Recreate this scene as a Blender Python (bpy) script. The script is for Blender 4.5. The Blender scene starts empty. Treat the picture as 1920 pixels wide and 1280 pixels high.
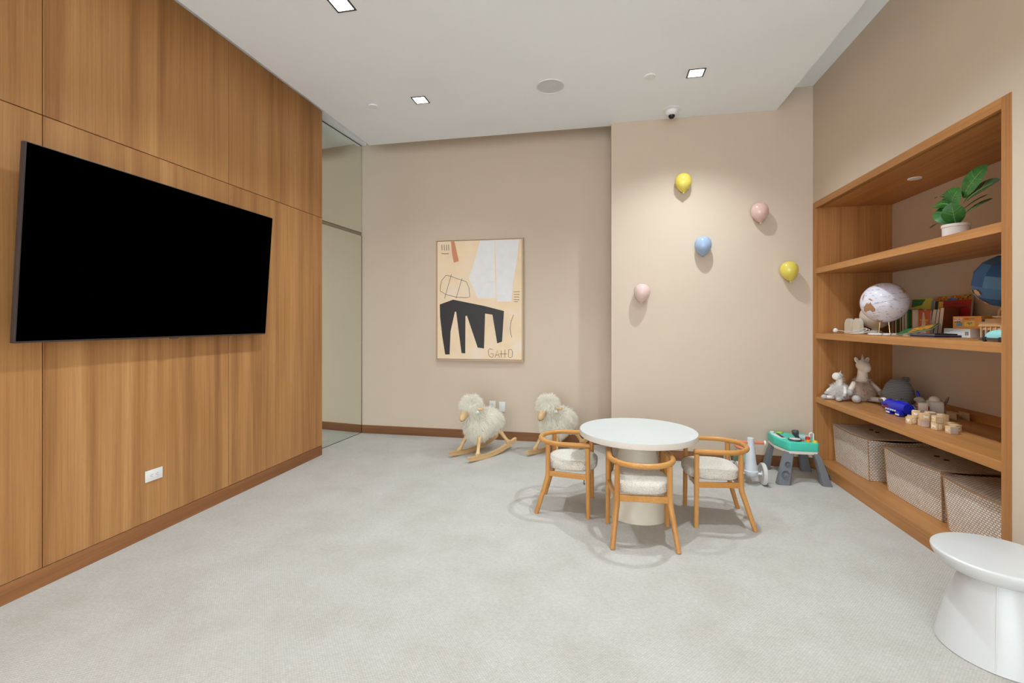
import bpy, bmesh, math, random
from mathutils import Vector, Matrix, noise
R = math.radians
PI = math.pi
S = bpy.context.scene
COL = S.collection
random.seed(7)

# ------------------------------------------------------------------ camera, world, exposure, lights
cd = bpy.data.cameras.new('camera'); cam = bpy.data.objects.new('camera', cd); COL.objects.link(cam)
cam.location = (0, 0, 1.35); cam.rotation_euler = (R(90), 0, R(11.145))
cd.sensor_width = 36; cd.lens = 868 / 1920 * 36; cd.shift_y = -37 / 1920; cd.clip_start = .02
S.camera = cam
S.view_settings.view_transform = 'Standard'; S.view_settings.look = 'None'
S.view_settings.exposure = 0.32; S.view_settings.gamma = 1; S.view_settings.use_curve_mapping = False
W = bpy.data.worlds.new('world'); S.world = W; W.use_nodes = True
W.node_tree.nodes['Background'].inputs[0].default_value = (0.84, 0.97, 1.06, 1)
W.node_tree.nodes['Background'].inputs[1].default_value = 5.3
SPOT_W = 52
LCOL = (.85, .97, 1.05)
DOWNLIGHTS = [(x, y) for y in (3.9, 2.63, -.9, -2.6) for x in (-1.602, .725)]

# ------------------------------------------------------------------ materials
def srgb(r, g, b):
    f = lambda c: ((c / 255 + .055) / 1.055) ** 2.4 if c > 10 else c / 255 / 12.92
    return (f(r), f(g), f(b), 1)
class NT:
    def __init__(s, name):
        s.m = bpy.data.materials.new(name); s.m.use_nodes = True; s.t = s.m.node_tree
        s.b = s.t.nodes['Principled BSDF']
    def n(s, typ, **k):
        o = s.t.nodes.new('ShaderNode' + typ)
        for a, v in k.items(): setattr(o, a, v)
        return o
    def l(s, a, b): s.t.links.new(a, b)
    def coord(s, kind='Object', scale=(1, 1, 1), rot=(0, 0, 0)):
        c = s.n('TexCoord'); m = s.n('Mapping'); m.inputs['Scale'].default_value = scale; m.inputs['Rotation'].default_value = rot
        s.l(c.outputs[kind], m.inputs[0]); return m.outputs[0]
    def noise(s, vec, scale, detail=3, rough=.5, w=None):
        o = s.n('TexNoise', noise_dimensions='4D' if w is not None else '3D'); s.l(vec, o.inputs['Vector'])
        o.inputs['Scale'].default_value = scale; o.inputs['Detail'].default_value = detail; o.inputs['Roughness'].default_value = rough
        if w is not None: s.l(w, o.inputs['W'])
        return o.outputs[0]
    def ramp(s, fac, stops):
        o = s.n('ValToRGB'); e = o.color_ramp.elements
        e[0].position, e[0].color = stops[0]; e[1].position, e[1].color = stops[-1]
        for p, c in stops[1:-1]:
            x = e.new(p); x.color = c
        s.l(fac, o.inputs[0]); return o.outputs[0]
    def mix(s, a, b, fac, mode='MIX'):
        o = s.n('Mix', data_type='RGBA', blend_type=mode)
        for v, i in ((a, 6), (b, 7)):
            if hasattr(v, 'links'): s.l(v, o.inputs[i])
            else: o.inputs[i].default_value = v
        if hasattr(fac, 'links'): s.l(fac, o.inputs[0])
        else: o.inputs[0].default_value = fac
        return o.outputs[2]
    def bump(s, h, strength=.2, dist=.002):
        o = s.n('Bump'); o.inputs['Strength'].default_value = strength; o.inputs['Distance'].default_value = dist
        s.l(h, o.inputs['Height']); s.l(o.outputs[0], s.b.inputs['Normal'])
    def col(s, c):
        if hasattr(c, 'links'): s.l(c, s.b.inputs['Base Color'])
        else: s.b.inputs['Base Color'].default_value = c
def plain(name, c, rough=.5, metal=0, spec=.5, var=.03, bump=0, bs=200):
    m = NT(name); c = srgb(*c)
    v = m.coord(); n = m.noise(v, 14, 4)
    lo = tuple(x * (1 - var) for x in c[:3]) + (1,); hi = tuple(min(1, x * (1 + var)) for x in c[:3]) + (1,)
    m.col(m.ramp(n, [(.3, lo), (.7, hi)]))
    m.b.inputs['Roughness'].default_value = rough; m.b.inputs['Metallic'].default_value = metal
    m.b.inputs['Specular IOR Level'].default_value = spec
    if bump: m.bump(m.noise(v, bs, 3), bump, .002)
    return m.m
def wood(name, axis, dark, mid, light, rough=.42, fine=1.0, contrast=1.0, coat=0.0):
    """straight veneer: streaks run along the axis, slow tone drift across it"""
    m = NT(name); i = 'xyz'.index(axis)
    def sc(a, l): return tuple(l if k == i else a for k in range(3))
    inf = m.n('ObjectInfo'); mul = m.n('Math', operation='MULTIPLY'); mul.inputs[1].default_value = 20; m.l(inf.outputs['Random'], mul.inputs[0])
    broad = m.noise(m.coord(scale=sc(9, .35)), 1, 3, .55, mul.outputs[0])
    streak = m.noise(m.coord(scale=sc(95 * fine, 1.3)), 1, 4, .6, mul.outputs[0])
    pores = m.noise(m.coord(scale=sc(620 * fine, 14)), 1, 2, .6)
    d, k, l = srgb(*dark), srgb(*mid), srgb(*light)
    a = m.ramp(broad, [(.28, d), (.5, k), (.74, l)])
    b = m.ramp(streak, [(.3, (.80, .78, .76, 1)), (.7, (1.13, 1.13, 1.13, 1))])
    p = m.ramp(pores, [(.32, (.86, .84, .82, 1)), (.55, (1, 1, 1, 1))])
    c = m.mix(a, b, .85 * contrast, 'MULTIPLY'); c = m.mix(c, p, .7, 'MULTIPLY')
    m.col(c); m.b.inputs['Roughness'].default_value = rough; m.b.inputs['Specular IOR Level'].default_value = .35
    m.bump(pores, .08, .001)
    return m.m
WD = ((156, 106, 62), (190, 137, 84), (212, 160, 104))
M = {}
M['panel'] = wood('oak_panel_veneer', 'z', *WD)
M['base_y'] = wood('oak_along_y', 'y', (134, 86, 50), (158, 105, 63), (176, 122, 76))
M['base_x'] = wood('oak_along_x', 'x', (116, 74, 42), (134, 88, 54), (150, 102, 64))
M['case_z'] = wood('bookcase_oak_z', 'z', (152, 100, 56), (178, 121, 68), (198, 143, 86))
M['case_y'] = wood('bookcase_oak_y', 'y', (162, 108, 60), (188, 130, 74), (206, 149, 90))
M['chair'] = wood('beech_honey', 'z', (178, 120, 60), (196, 138, 74), (212, 158, 94), rough=.35, fine=.8, contrast=.6)
M['chair_x'] = wood('beech_honey_rail', 'x', (182, 124, 60), (200, 142, 74), (216, 162, 96), rough=.3, fine=.8, contrast=.6)
M['sheepwood'] = wood('pale_beech', 'x', (206, 164, 112), (222, 184, 134), (236, 204, 158), rough=.45, fine=.8, contrast=.5)
M['blockwood'] = wood('block_maple', 'z', (214, 178, 130), (228, 196, 150), (240, 212, 172), rough=.6, fine=1.2, contrast=.5)
M['darkgap'] = plain('dark_gap_wood', (70, 42, 24), .8)  # dark brown wood for panel backings, gaps and basket slot boxes
def wallpaint(name, c):
    m = NT(name); c = srgb(*c); v = m.coord(); n = m.noise(v, 1.3, 2)
    m.col(m.ramp(n, [(.3, tuple(x * .97 for x in c[:3]) + (1,)), (.7, tuple(x * 1.02 for x in c[:3]) + (1,))]))
    m.b.inputs['Roughness'].default_value = .75; m.b.inputs['Specular IOR Level'].default_value = .25
    m.bump(m.noise(v, 420, 2), .06, .001); return m.m
M['wall'] = wallpaint('taupe_wall_covering', (210, 191, 170))
M['ceil'] = wallpaint('white_ceiling_paint', (246, 250, 253))
def carpet():
    m = NT('loop_carpet'); v = m.coord(); n1 = m.noise(v, 3.0, 5, .62); n2 = m.noise(v, 60, 3); 
    br = m.n('TexBrick'); br.offset = .5
    br.inputs['Scale'].default_value = 1; br.inputs['Brick Width'].default_value = .0125; br.inputs['Row Height'].default_value = .0075
    br.inputs['Mortar Size'].default_value = .0016; br.inputs['Mortar Smooth'].default_value = 1
    br.inputs['Color1'].default_value = (1, 1, 1, 1); br.inputs['Color2'].default_value = (.92, .91, .90, 1); br.inputs['Mortar'].default_value = (.66, .62, .58, 1)
    warp = m.n('MixRGB', blend_type='ADD'); warp.inputs[0].default_value = .006
    nn = m.n('TexNoise'); nn.inputs['Scale'].default_value = 40; m.l(v, nn.inputs['Vector'])
    m.l(v, warp.inputs[1]); m.l(nn.outputs[1], warp.inputs[2]); m.l(warp.outputs[0], br.inputs['Vector'])
    a = m.ramp(n1, [(.3, srgb(199, 194, 185)), (.5, srgb(206, 202, 195)), (.7, srgb(211, 208, 202))])
    b = m.ramp(n2, [(.3, (.93, .92, .91, 1)), (.65, (1.03, 1.03, 1.03, 1))])
    c = m.mix(a, b, .8, 'MULTIPLY'); c = m.mix(c, br.outputs[0], .75, 'MULTIPLY'); m.col(c)
    m.b.inputs['Roughness'].default_value = .95; m.b.inputs['Specular IOR Level'].default_value = .1
    h = m.n('Math', operation='SUBTRACT'); m.l(m.noise(v, 170, 2), h.inputs[0]); m.l(br.outputs['Fac'], h.inputs[1])
    m.bump(h.outputs[0], .5, .004); return m.m
M['carpet'] = carpet()
def weave():
    m = NT('woven_basket'); v = m.coord('UV')
    br = m.n('TexBrick'); br.offset = .5; m.l(v, br.inputs['Vector'])
    for k, x in (('Scale', 1), ('Brick Width', .020), ('Row Height', .0135), ('Mortar Size', .0023), ('Mortar Smooth', .6)): br.inputs[k].default_value = x
    br.inputs['Color1'].default_value = srgb(252, 246, 238); br.inputs['Color2'].default_value = srgb(240, 230, 216); br.inputs['Mortar'].default_value = srgb(156, 116, 84)
    n = m.noise(v, 22, 3); c = m.mix(br.outputs[0], m.ramp(n, [(.3, (.88, .85, .82, 1)), (.6, (1, 1, 1, 1))]), .8, 'MULTIPLY')
    m.col(c); m.b.inputs['Roughness'].default_value = .8
    i = m.n('Math', operation='SUBTRACT'); i.inputs[0].default_value = 1; m.l(br.outputs['Fac'], i.inputs[1]); m.bump(i.outputs[0], .7, .004)
    return m.m
M['weave'] = weave()
M['weave_edge'] = plain('basket_rim_cane', (190, 150, 112), .7, bump=.3)
def boucle():
    m = NT('boucle_fabric'); v = m.coord(); vo = m.n('TexVoronoi', feature='F1'); m.l(v, vo.inputs['Vector']); vo.inputs['Scale'].default_value = 150
    n = m.noise(v, 90, 3)
    m.col(m.ramp(vo.outputs[0], [(0, srgb(238, 232, 222)), (.9, srgb(208, 198, 184))])); m.b.inputs['Roughness'].default_value = .95
    m.b.inputs['Specular IOR Level'].default_value = .1
    i = m.n('Math', operation='SUBTRACT'); m.l(n, i.inputs[0]); m.l(vo.outputs[0], i.inputs[1]); m.bump(i.outputs[0], .8, .006); return m.m
M['boucle'] = boucle()
M['white'] = plain('white_plastic', (238, 238, 236), .35)
M['spk'] = plain('white_speaker_mesh', (214, 214, 213), .8, bump=.5, bs=900)
M['stool'] = plain('white_fiberglass', (212, 212, 211), .28, var=.01)
M['tabletop'] = plain('white_tabletop', (203, 204, 201), .4, var=.01)
M['tableedge'] = plain('beige_table_edge', (214, 204, 192), .5, var=.01)
M['tablebase'] = plain('cream_table_base', (222, 212, 192), .5, var=.02)
M['black'] = plain('black_plastic', (16, 16, 17), .35)
M['screen'] = plain('television_screen', (0, 0, 0), .9, spec=0)
M['bezel'] = plain('television_bezel', (84, 76, 76), .35, metal=.6)
M['steel'] = plain('brushed_steel', (170, 160, 150), .25, metal=1)
M['slot'] = plain('outlet_slot', (70, 66, 62), .6)
M['brass'] = plain('brass', (214, 180, 120), .25, metal=1)
def fur(name, a, b):
    m = NT(name); g = m.n('NewGeometry'); m.col(m.ramp(g.outputs['Random Per Island'], [(0, srgb(*a)), (1, srgb(*b))]))
    m.b.inputs['Roughness'].default_value = .8; m.b.inputs['Specular IOR Level'].default_value = .2
    tr = m.n('BsdfTranslucent'); tr.inputs[0].default_value = srgb(*b); mx = m.n('MixShader'); mx.inputs[0].default_value = .55
    m.l(m.b.outputs[0], mx.inputs[1]); m.l(tr.outputs[0], mx.inputs[2]); m.l(mx.outputs[0], m.t.nodes['Material Output'].inputs[0]); return m.m
M['fleece'] = fur('cream_fleece', (255, 249, 237), (255, 253, 246))
M['plushfur_w'] = fur('white_plush_fur', (232, 230, 226), (252, 250, 248))
M['plushfur_p'] = fur('blush_plush_fur', (222, 202, 188), (242, 226, 214))
def mirror():
    m = NT('tinted_mirror'); m.col((.80, .83, .77, 1)); m.b.inputs['Metallic'].default_value = 1; m.b.inputs['Roughness'].default_value = .02
    return m.m
M['mirror'] = mirror()
def emit(name, c, s):
    m = NT(name); m.b.inputs['Emission Color'].default_value = c; m.b.inputs['Emission Strength'].default_value = s; m.col((1, 1, 1, 1)); return m.m
M['lamp'] = emit('downlight_glow', (1, .98, .95, 1), 9)
def cols(**k):
    for n, c in k.items(): M[n] = plain('paint_' + n, c, .5)
cols(canvas=(238, 212, 178), artwhite=(228, 224, 222), artblack=(46, 40, 40), artrust=(208, 134, 98), artframe=(204, 172, 142),
     byellow=(240, 218, 92), bpink=(236, 196, 182), bpink_pale=(240, 208, 200), bblue=(164, 186, 214), teal=(72, 204, 178), cream=(232, 220, 208),
     toygrey=(112, 114, 118), toydark=(70, 72, 78), red=(206, 50, 34), orange=(240, 140, 40), yellow=(242, 206, 40), lime=(160, 204, 60),
     lightgrey=(200, 202, 206), scooter=(206, 208, 212), wheelgrey=(208, 203, 196), terracotta=(214, 126, 92), sage=(140, 172, 150), paper=(206, 186, 164),
     bookred=(168, 34, 26), bookblack=(20, 18, 18), bookgold=(232, 186, 66), bookblue=(86, 110, 180), bookgreen=(40, 110, 62), bookbrown=(120, 66, 36),
     bookorange=(190, 92, 50), bookyellow=(214, 200, 84), bookgrey=(130, 134, 140), booknavy=(40, 44, 80), ivory=(226, 216, 196), plushskin=(232, 216, 198),
     plushwhite=(238, 232, 224), plushgrey=(186, 180, 178), whale=(128, 132, 136), whale2=(150, 152, 154), dragonblue=(26, 44, 190), robotwhite=(236, 228, 220), feather=(120, 104, 84),
     cardboard=(200, 168, 128), signorange=(240, 168, 70), signyellow=(240, 208, 100), signred=(214, 50, 40), signblue=(90, 160, 210), blockprint=(244, 240, 234),
     blocktan=(196, 150, 104), blocklilac=(206, 186, 178), ink=(60, 56, 54), marble=(226, 224, 222), globewhite=(222, 220, 230), land=(170, 126, 86), aqua=(146, 212, 210),
     model=(216, 178, 130), modeldark=(70, 60, 70), pot=(236, 228, 224), potsoil=(60, 44, 34), stem=(120, 100, 60), hair=(56, 30, 26), skin=(190, 120, 90))
M['globewhite'] = plain('globe_gloss', (226, 222, 232), .12)
for k, c in (('byellow', (226, 204, 92)), ('bpink', (218, 180, 166)), ('bpink_pale', (224, 192, 184)), ('bblue', (156, 174, 200)), ('dragonblue', (26, 44, 190))):
    M[k] = plain('gloss_' + k, c, .12)
BL = [plain('globe_blue_%d' % i, c, .6) for i, c in enumerate(((76, 132, 190), (56, 108, 176), (96, 150, 202), (50, 94, 156), (84, 120, 176)))]
def leafmat(name, a, b):
    m = NT(name); v = m.coord(); m.col(m.ramp(m.noise(v, 30, 3), [(.3, srgb(*a)), (.7, srgb(*b))])); m.b.inputs['Roughness'].default_value = .4; return m.m
M['leaf'] = leafmat('fiddle_leaf', (40, 104, 44), (62, 136, 56)); M['leafdark'] = leafmat('fiddle_leaf_dark', (46, 74, 42), (70, 100, 62)); M['vein'] = plain('leaf_vein', (150, 180, 110), .5)
def ribmat():
    m = NT('grey_corduroy'); v = m.coord(scale=(1, 1, 1)); w = m.n('TexWave', wave_type='BANDS', bands_direction='Z'); m.l(v, w.inputs['Vector'])
    w.inputs['Scale'].default_value = 26; w.inputs['Distortion'].default_value = .6
    m.col(m.ramp(w.outputs[1], [(0, srgb(100, 104, 108)), (1, srgb(150, 152, 152))])); m.bump(w.outputs[1], .7, .004); m.b.inputs['Roughness'].default_value = .9; return m.m
M['rib'] = ribmat()
def autumn():
    m = NT('autumn_picture_print'); v = m.coord(); vo = m.n('TexVoronoi'); m.l(v, vo.inputs['Vector']); vo.inputs['Scale'].default_value = 75
    s = m.n('SeparateColor'); m.l(vo.outputs['Color'], s.inputs[0])
    m.col(m.ramp(s.outputs[0], [(0, srgb(190, 90, 20)), (.3, srgb(230, 160, 40)), (.5, srgb(120, 70, 30)), (.62, srgb(230, 170, 60)), (1, srgb(70, 50, 30))])); return m.m
M['autumn'] = autumn()
M['skyprint'] = plain('blue_picture_print', (90, 130, 200), .5, var=.3)

# ------------------------------------------------------------------ mesh helpers
def bm_(): return bmesh.new()
def box(b, x0, x1, y0, y1, z0, z1, bev=0, seg=2, mat=None):
    r = bmesh.ops.create_cube(b, size=1); vs = r['verts']
    for v in vs: v.co = Vector((x0 + (v.co.x + .5) * (x1 - x0), y0 + (v.co.y + .5) * (y1 - y0), z0 + (v.co.z + .5) * (z1 - z0)))
    if mat: bmesh.ops.transform(b, matrix=mat, verts=vs)
    if bev:
        es = {e for v in vs for e in v.link_edges}
        bmesh.ops.bevel(b, geom=list(es), offset=bev, segments=seg, profile=.6, affect='EDGES')
    return b
def tube(b, pts, rad, seg=12, closed=False, caps=True):
    pts = [Vector(p) for p in pts]; n = len(pts)
    rad = rad if isinstance(rad, (list, tuple)) else [rad] * n
    rings = []; up = None
    for i, p in enumerate(pts):
        if closed: t = (pts[(i + 1) % n] - pts[i - 1]).normalized()
        else: t = (pts[min(i + 1, n - 1)] - pts[max(i - 1, 0)]).normalized()
        if up is None: up = t.orthogonal().normalized()
        else: up = (up - t * up.dot(t)).normalized()
        s = t.cross(up)
        rings.append([b.verts.new(p + (up * math.cos(2 * PI * k / seg) + s * math.sin(2 * PI * k / seg)) * rad[i]) for k in range(seg)])
    m = n if closed else n - 1
    for i in range(m):
        A, B = rings[i], rings[(i + 1) % n]
        for k in range(seg): b.faces.new((A[k], A[(k + 1) % seg], B[(k + 1) % seg], B[k]))
    if not closed and caps:
        b.faces.new(rings[0][::-1]); b.faces.new(rings[-1])
    return b
def lathe(b, prof, c=(0, 0), seg=48, sx=1, sy=1, mat=None):
    rings = []
    for r, z in prof:
        if r < 1e-6: rings.append([b.verts.new((c[0], c[1], z))])
        else: rings.append([b.verts.new((c[0] + sx * r * math.cos(2 * PI * k / seg), c[1] + sy * r * math.sin(2 * PI * k / seg), z)) for k in range(seg)])
    for A, B in zip(rings, rings[1:]):
        if len(A) == 1 and len(B) == 1: continue
        for k in range(seg):
            k2 = (k + 1) % seg
            if len(A) == 1: b.faces.new((A[0], B[k2], B[k]))
            elif len(B) == 1: b.faces.new((A[k], A[k2], B[0]))
            else: b.faces.new((A[k], A[k2], B[k2], B[k]))
    if len(rings[0]) > 1: b.faces.new(rings[0][::-1])
    if len(rings[-1]) > 1: b.faces.new(rings[-1])
    if mat: bmesh.ops.transform(b, matrix=mat, verts=[v for r in rings for v in r])
    return b
def ball(b, c, r, seg=24, mat=None, rings=None):
    if not isinstance(r, (list, tuple)): r = (r, r, r)
    o = bmesh.ops.create_uvsphere(b, u_segments=seg, v_segments=rings or max(8, seg * 2 // 3), radius=1)
    T = Matrix.Translation(Vector(c)) @ (mat if mat else Matrix()) @ Matrix.Diagonal((*r, 1))
    bmesh.ops.transform(b, matrix=T, verts=o['verts']); return b
def prism(b, poly, d, mat=None):
    """poly in local xy, extruded +z by d"""
    lo = [b.verts.new((x, y, 0)) for x, y in poly]; hi = [b.verts.new((x, y, d)) for x, y in poly]
    f = [b.faces.new(lo[::-1]), b.faces.new(hi)]; n = len(poly)
    for i in range(n): b.faces.new((lo[i], lo[(i + 1) % n], hi[(i + 1) % n], hi[i]))
    for q in f: q.normal_update()
    bmesh.ops.triangulate(b, faces=f, ngon_method='EAR_CLIP')
    if mat: bmesh.ops.transform(b, matrix=mat, verts=lo + hi)
    return b
def mesh_of(name, b, m, smooth=True, angle=35):
    bmesh.ops.recalc_face_normals(b, faces=b.faces)
    me = bpy.data.meshes.new(name); b.to_mesh(me); b.free()
    for x in (m if isinstance(m, (list, tuple)) else [m]): me.materials.append(x)
    if smooth:
        me.polygons.foreach_set('use_smooth', [True] * len(me.polygons))
        try: me.set_sharp_from_angle(angle=R(angle))
        except Exception: pass
    return me
def obj(name, b, m, parent=None, smooth=True, angle=35, label=None):
    me = mesh_of(name, b, m, smooth, angle); o = bpy.data.objects.new(name, me); COL.objects.link(o)
    if parent: o.parent = parent
    if label: o['label'] = label
    return o
def tag(o, label, cat, group=None):
    o['label'] = label; o['category'] = cat
    if group: o['group'] = group
    return o
def thing(name, label, cat, loc=(0, 0, 0), rz=0, group=None, rot=None):
    o = bpy.data.objects.new(name, None); COL.objects.link(o); o.empty_display_size = .05
    o.location = loc; o.rotation_euler = rot if rot else (0, 0, rz)
    return tag(o, label, cat, group)
def struct(name, b, m, parent=None, smooth=False):
    o = obj(name, b, m, parent, smooth)
    if not parent: o['kind'] = 'structure'
    return o
def dup(root, loc, rz, label, rot=None):
    r = root.copy(); COL.objects.link(r); r.location = loc; r.rotation_euler = rot if rot else (0, 0, rz); r['label'] = label
    for ch in list(root.children):
        c = ch.copy(); COL.objects.link(c); c.parent = r
        for g in list(ch.children):
            d = g.copy(); COL.objects.link(d); d.parent = c
    return r
def text(name, s, size, m, parent, mat, ext=.0004, align='CENTER', shear=0, sx=1):
    cu = bpy.data.curves.new(name, 'FONT'); cu.body = s; cu.size = size; cu.extrude = ext; cu.align_x = align; cu.align_y = 'CENTER'; cu.resolution_u = 2; cu.shear = shear
    t = bpy.data.objects.new(name, cu); COL.objects.link(t); dg = bpy.context.evaluated_depsgraph_get(); dg.update()
    me = bpy.data.meshes.new_from_object(t.evaluated_get(dg)); bpy.data.objects.remove(t); bpy.data.curves.remove(cu)
    me.transform(mat @ Matrix.Diagonal((sx, 1, 1, 1))); me.materials.clear(); me.materials.append(m)
    o = bpy.data.objects.new(name, me); COL.objects.link(o); o.parent = parent; return o
def frame_m(o, x, y):
    """matrix with local x, y axes given (z = normal), origin o"""
    x = Vector(x).normalized(); y = Vector(y).normalized(); z = x.cross(y)
    return Matrix(((x.x, y.x, z.x, o[0]), (x.y, y.y, z.y, o[1]), (x.z, y.z, z.z, o[2]), (0, 0, 0, 1)))
def stroke(b, pts, w, d, mat):
    """flat pen line in local xy"""
    pts = [Vector((p[0], p[1])) for p in pts]
    L, Rr = [], []
    for i, p in enumerate(pts):
        t = (pts[min(i + 1, len(pts) - 1)] - pts[max(i - 1, 0)]).normalized(); n = Vector((-t.y, t.x)) * w / 2
        L.append(p + n); Rr.append(p - n)
    for i in range(len(pts) - 1):
        prism(b, [L[i], Rr[i], Rr[i + 1], L[i + 1]], d, mat)

# ------------------------------------------------------------------ room shell
XL, XR, Y1, Y2, YN = -2.80, 1.90, 5.175, 4.73, -4.5
H, HP = 3.525, 3.33
b = bm_(); box(b, -3.3, 2.7, YN - .3, 5.4, -.06, 0); struct('floor', b, M['carpet'])
b = bm_(); box(b, -3.3, 2.7, YN, 5.4, H, H + .08); struct('ceiling', b, M['ceil'])
# dropped ceiling panel
b = bm_(); prism(b, [(-2.573, YN), (1.591, YN), (1.591, 4.729), (.08, 4.729), (.078, 4.79), (-2.573, 4.79)], H - HP - .002, Matrix.Translation((0, 0, HP)))
struct('trim_1', b, M['ceil'])
# back wall with its shallow return
b = bm_(); box(b, -3.0, .08, Y1, 5.35, 0, H); struct('wall_back', b, M['wall'])
b = bm_(); box(b, .08, 2.6, Y2, 5.35, 0, H); struct('wall_back_right', b, M['wall'])
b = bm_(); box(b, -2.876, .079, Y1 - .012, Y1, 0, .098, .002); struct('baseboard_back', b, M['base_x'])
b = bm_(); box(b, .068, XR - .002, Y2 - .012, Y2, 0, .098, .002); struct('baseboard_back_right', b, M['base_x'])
b = bm_(); box(b, .068, .08, Y2, Y1 - .012, 0, .098, .002); struct('baseboard_return', b, M['base_y'])
# right wall around the bookcase niche
NY0, NY1, NZ, NX = 2.609, 4.723, 2.440, 2.515
b = bm_()
box(b, XR, XR + .7, YN, NY0, 0, H); box(b, XR, XR + .7, NY0, Y2, NZ, H); box(b, XR, NX, NY1, Y2, 0, NZ)
struct('wall_right', b, M['wall'])
b = bm_(); box(b, NX, NX + .1, NY0, NY1, 0, NZ); struct('wall_niche_back', b, M['wall'])
b = bm_(); box(b, XR - .012, XR, YN, NY0, 0, .098, .002); struct('baseboard_right', b, M['base_y'])
# left wall: veneer panels on a dark backing
YE = 4.239
b = bm_(); box(b, -3.1, XL - .02, YN, YE, 0, 3.49); wl = struct('wall_left', b, M['darkgap'])
g = .0022
ys = [YE - .004, 3.045, 1.851, .657, -.537, YN]
for i in range(5):
    y1 = ys[i] - (g if i else 0); y0 = ys[i + 1] + g
    for z0, z1 in ((.0995, 2.401 - g), (2.401 + g, 3.488)):
        b = bm_(); box(b, XL - .02, XL, y0, y1, z0, z1, .0012, 1); obj('panel', b, M['panel'], wl)
b = bm_(); box(b, -3.0, XL - .0005, YE - .004, YE, 0, 3.488); obj('end_panel', b, M['panel'], wl)
b = bm_(); box(b, XL - .02, XL, YN, YE - .001, 0, .0965, .001, 1); struct('baseboard_left', b, M['base_y'])
# wall behind the mirror
b = bm_(); box(b, -3.2, -3.0, YE, 5.35, 0, H); struct('wall_left_back', b, M['wall'])
b = bm_(); box(b, -3.1, XL - .021, YN, 5.35, 3.492, H); struct('trim_2', b, M['ceil'])
# near side, unseen: wide opening added to let world light fill the room
b = bm_(); box(b, -3.1, 2.6, YN - .12, YN, 3.1, H); box(b, -3.1, -2.62, YN - .12, YN, 0, 3.1); box(b, 1.75, 2.6, YN - .12, YN, 0, 3.1)
struct('wall_near', b, M['wall'])

# mirror wall: lower and upper panes with a steel reveal between
A = Vector((-2.880, 5.172, 0)); Bv = Vector((-2.952, 4.18, 0)); d = (Bv - A).normalized(); L = (Bv - A).length
mt = frame_m(A, d, (0, 0, 1))       # local z = d x up
if mt.to_3x3().col[2].x < 0:
    mt = mt
nrm = mt.to_3x3().col[2]
sgn = 1 if nrm.x > 0 else -1
mw = thing('mirror_wall', 'tall tinted mirror filling the gap between wood panelling and back wall', 'mirror')
def mbox(name, x0, x1, z0, z1, t0, t1, m):
    b = bm_(); box(b, x0, x1, z0, z1, min(t0 * sgn, t1 * sgn), max(t0 * sgn, t1 * sgn), 0, 2, None); bmesh.ops.transform(b, matrix=mt, verts=b.verts); return obj(name, b, m, mw, False)
mbox('backing', 0, L, .002, 3.49, -.022, -.008, M['darkgap'])
mbox('mirror_pane', .012, L, .006, 2.392, -.008, 0, M['mirror']); mbox('mirror_pane', .003, L, 2.432, 3.478, -.008, 0, M['mirror'])
mbox('edge_trim', .003, .010, .004, 2.392, -.008, .002, M['steel']); mbox('reveal_trim', .003, L, 2.396, 2.428, -.008, -.004, M['steel'])
mbox('base_trim', .003, L, .001, .006, -.008, .001, M['slot']); mbox('top_trim', .003, L, 3.479, 3.488, -.008, .001, M['slot'])

# ------------------------------------------------------------------ ceiling fittings
where = ['back left, above the mirror end', 'back right, above the wall balloons', 'nearer the camera on the left', 'nearer the camera on the right'] 
dl = None
for i, (x, y) in enumerate(DOWNLIGHTS):
    sp = bpy.data.lights.new('downlight_lamp', 'SPOT'); sp.energy = SPOT_W; sp.spot_size = R(128); sp.spot_blend = 1.0; sp.shadow_soft_size = .035; sp.color = LCOL
    so = bpy.data.objects.new('lamp', sp); COL.objects.link(so)
    if dl is None:
        dl = t = thing('downlight', 'square recessed downlight glowing at back left of the ceiling', 'downlight', (x, y, HP), 0, 'recessed square downlights')
        b = bm_(); w, k = .066, .053
        for q in ((-w, w, -w, -k), (-w, w, k, w), (-w, -k, -k, k), (k, w, -k, k)): box(b, q[0], q[1], q[2], q[3], -.003, 0)
        obj('trim_frame', b, M['bezel'], t, False)
        b = bm_(); box(b, -k, k, -k, k, -.0022, -.0005); obj('lens', b, M['lamp'], t, False)
    else:
        lab = {1: 'square recessed downlight glowing above the wall balloons', 2: 'largest square recessed downlight at top left of the photo, cut by the frame'}.get(i, 'square recessed downlight out of view behind or above the camera')
        t = dup(dl, (x, y, HP), 0, lab)
    so.parent = t; so.location = (0, 0, -.04)
def disc(name, label, cat, x, y, r, z, m, th=.004, group=None, prof=None):
    t = bm_(); lathe(t, prof or [(0, 0), (r, 0), (r, -th * .6), (r * .97, -th), (0, -th)], seg=40)
    o = obj(name, t, m); o.location = (x, y, z); return tag(o, label, cat, group)
t = thing('ceiling_speaker', 'round white in-ceiling speaker grille in the middle of the ceiling', 'speaker', (-.436, 3.882, HP))
b = bm_(); lathe(b, [(0, 0), (.112, 0), (.112, -.004), (0, -.004)], seg=48); obj('grille', b, M['spk'], t)
b = bm_(); tube(b, [(.116 * math.cos(a * PI / 24), .116 * math.sin(a * PI / 24), -.003) for a in range(48)], .004, 8, True); obj('rim', b, M['white'], t)
disc('sprinkler_cover', 'small round white cover plate on ceiling left of the back left downlight', 'sprinkler cover', -2.07, 3.922, .043, HP, M['white'], .012)
disc('sprinkler_cover', 'small round white cover plate on ceiling between speaker and right downlight', 'sprinkler cover', .37, 3.873, .043, HP, M['white'], .012)
t = thing('security_camera', 'white dome security camera with black lens under the back edge of the ceiling', 'camera', (.628, 4.535, HP))
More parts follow.
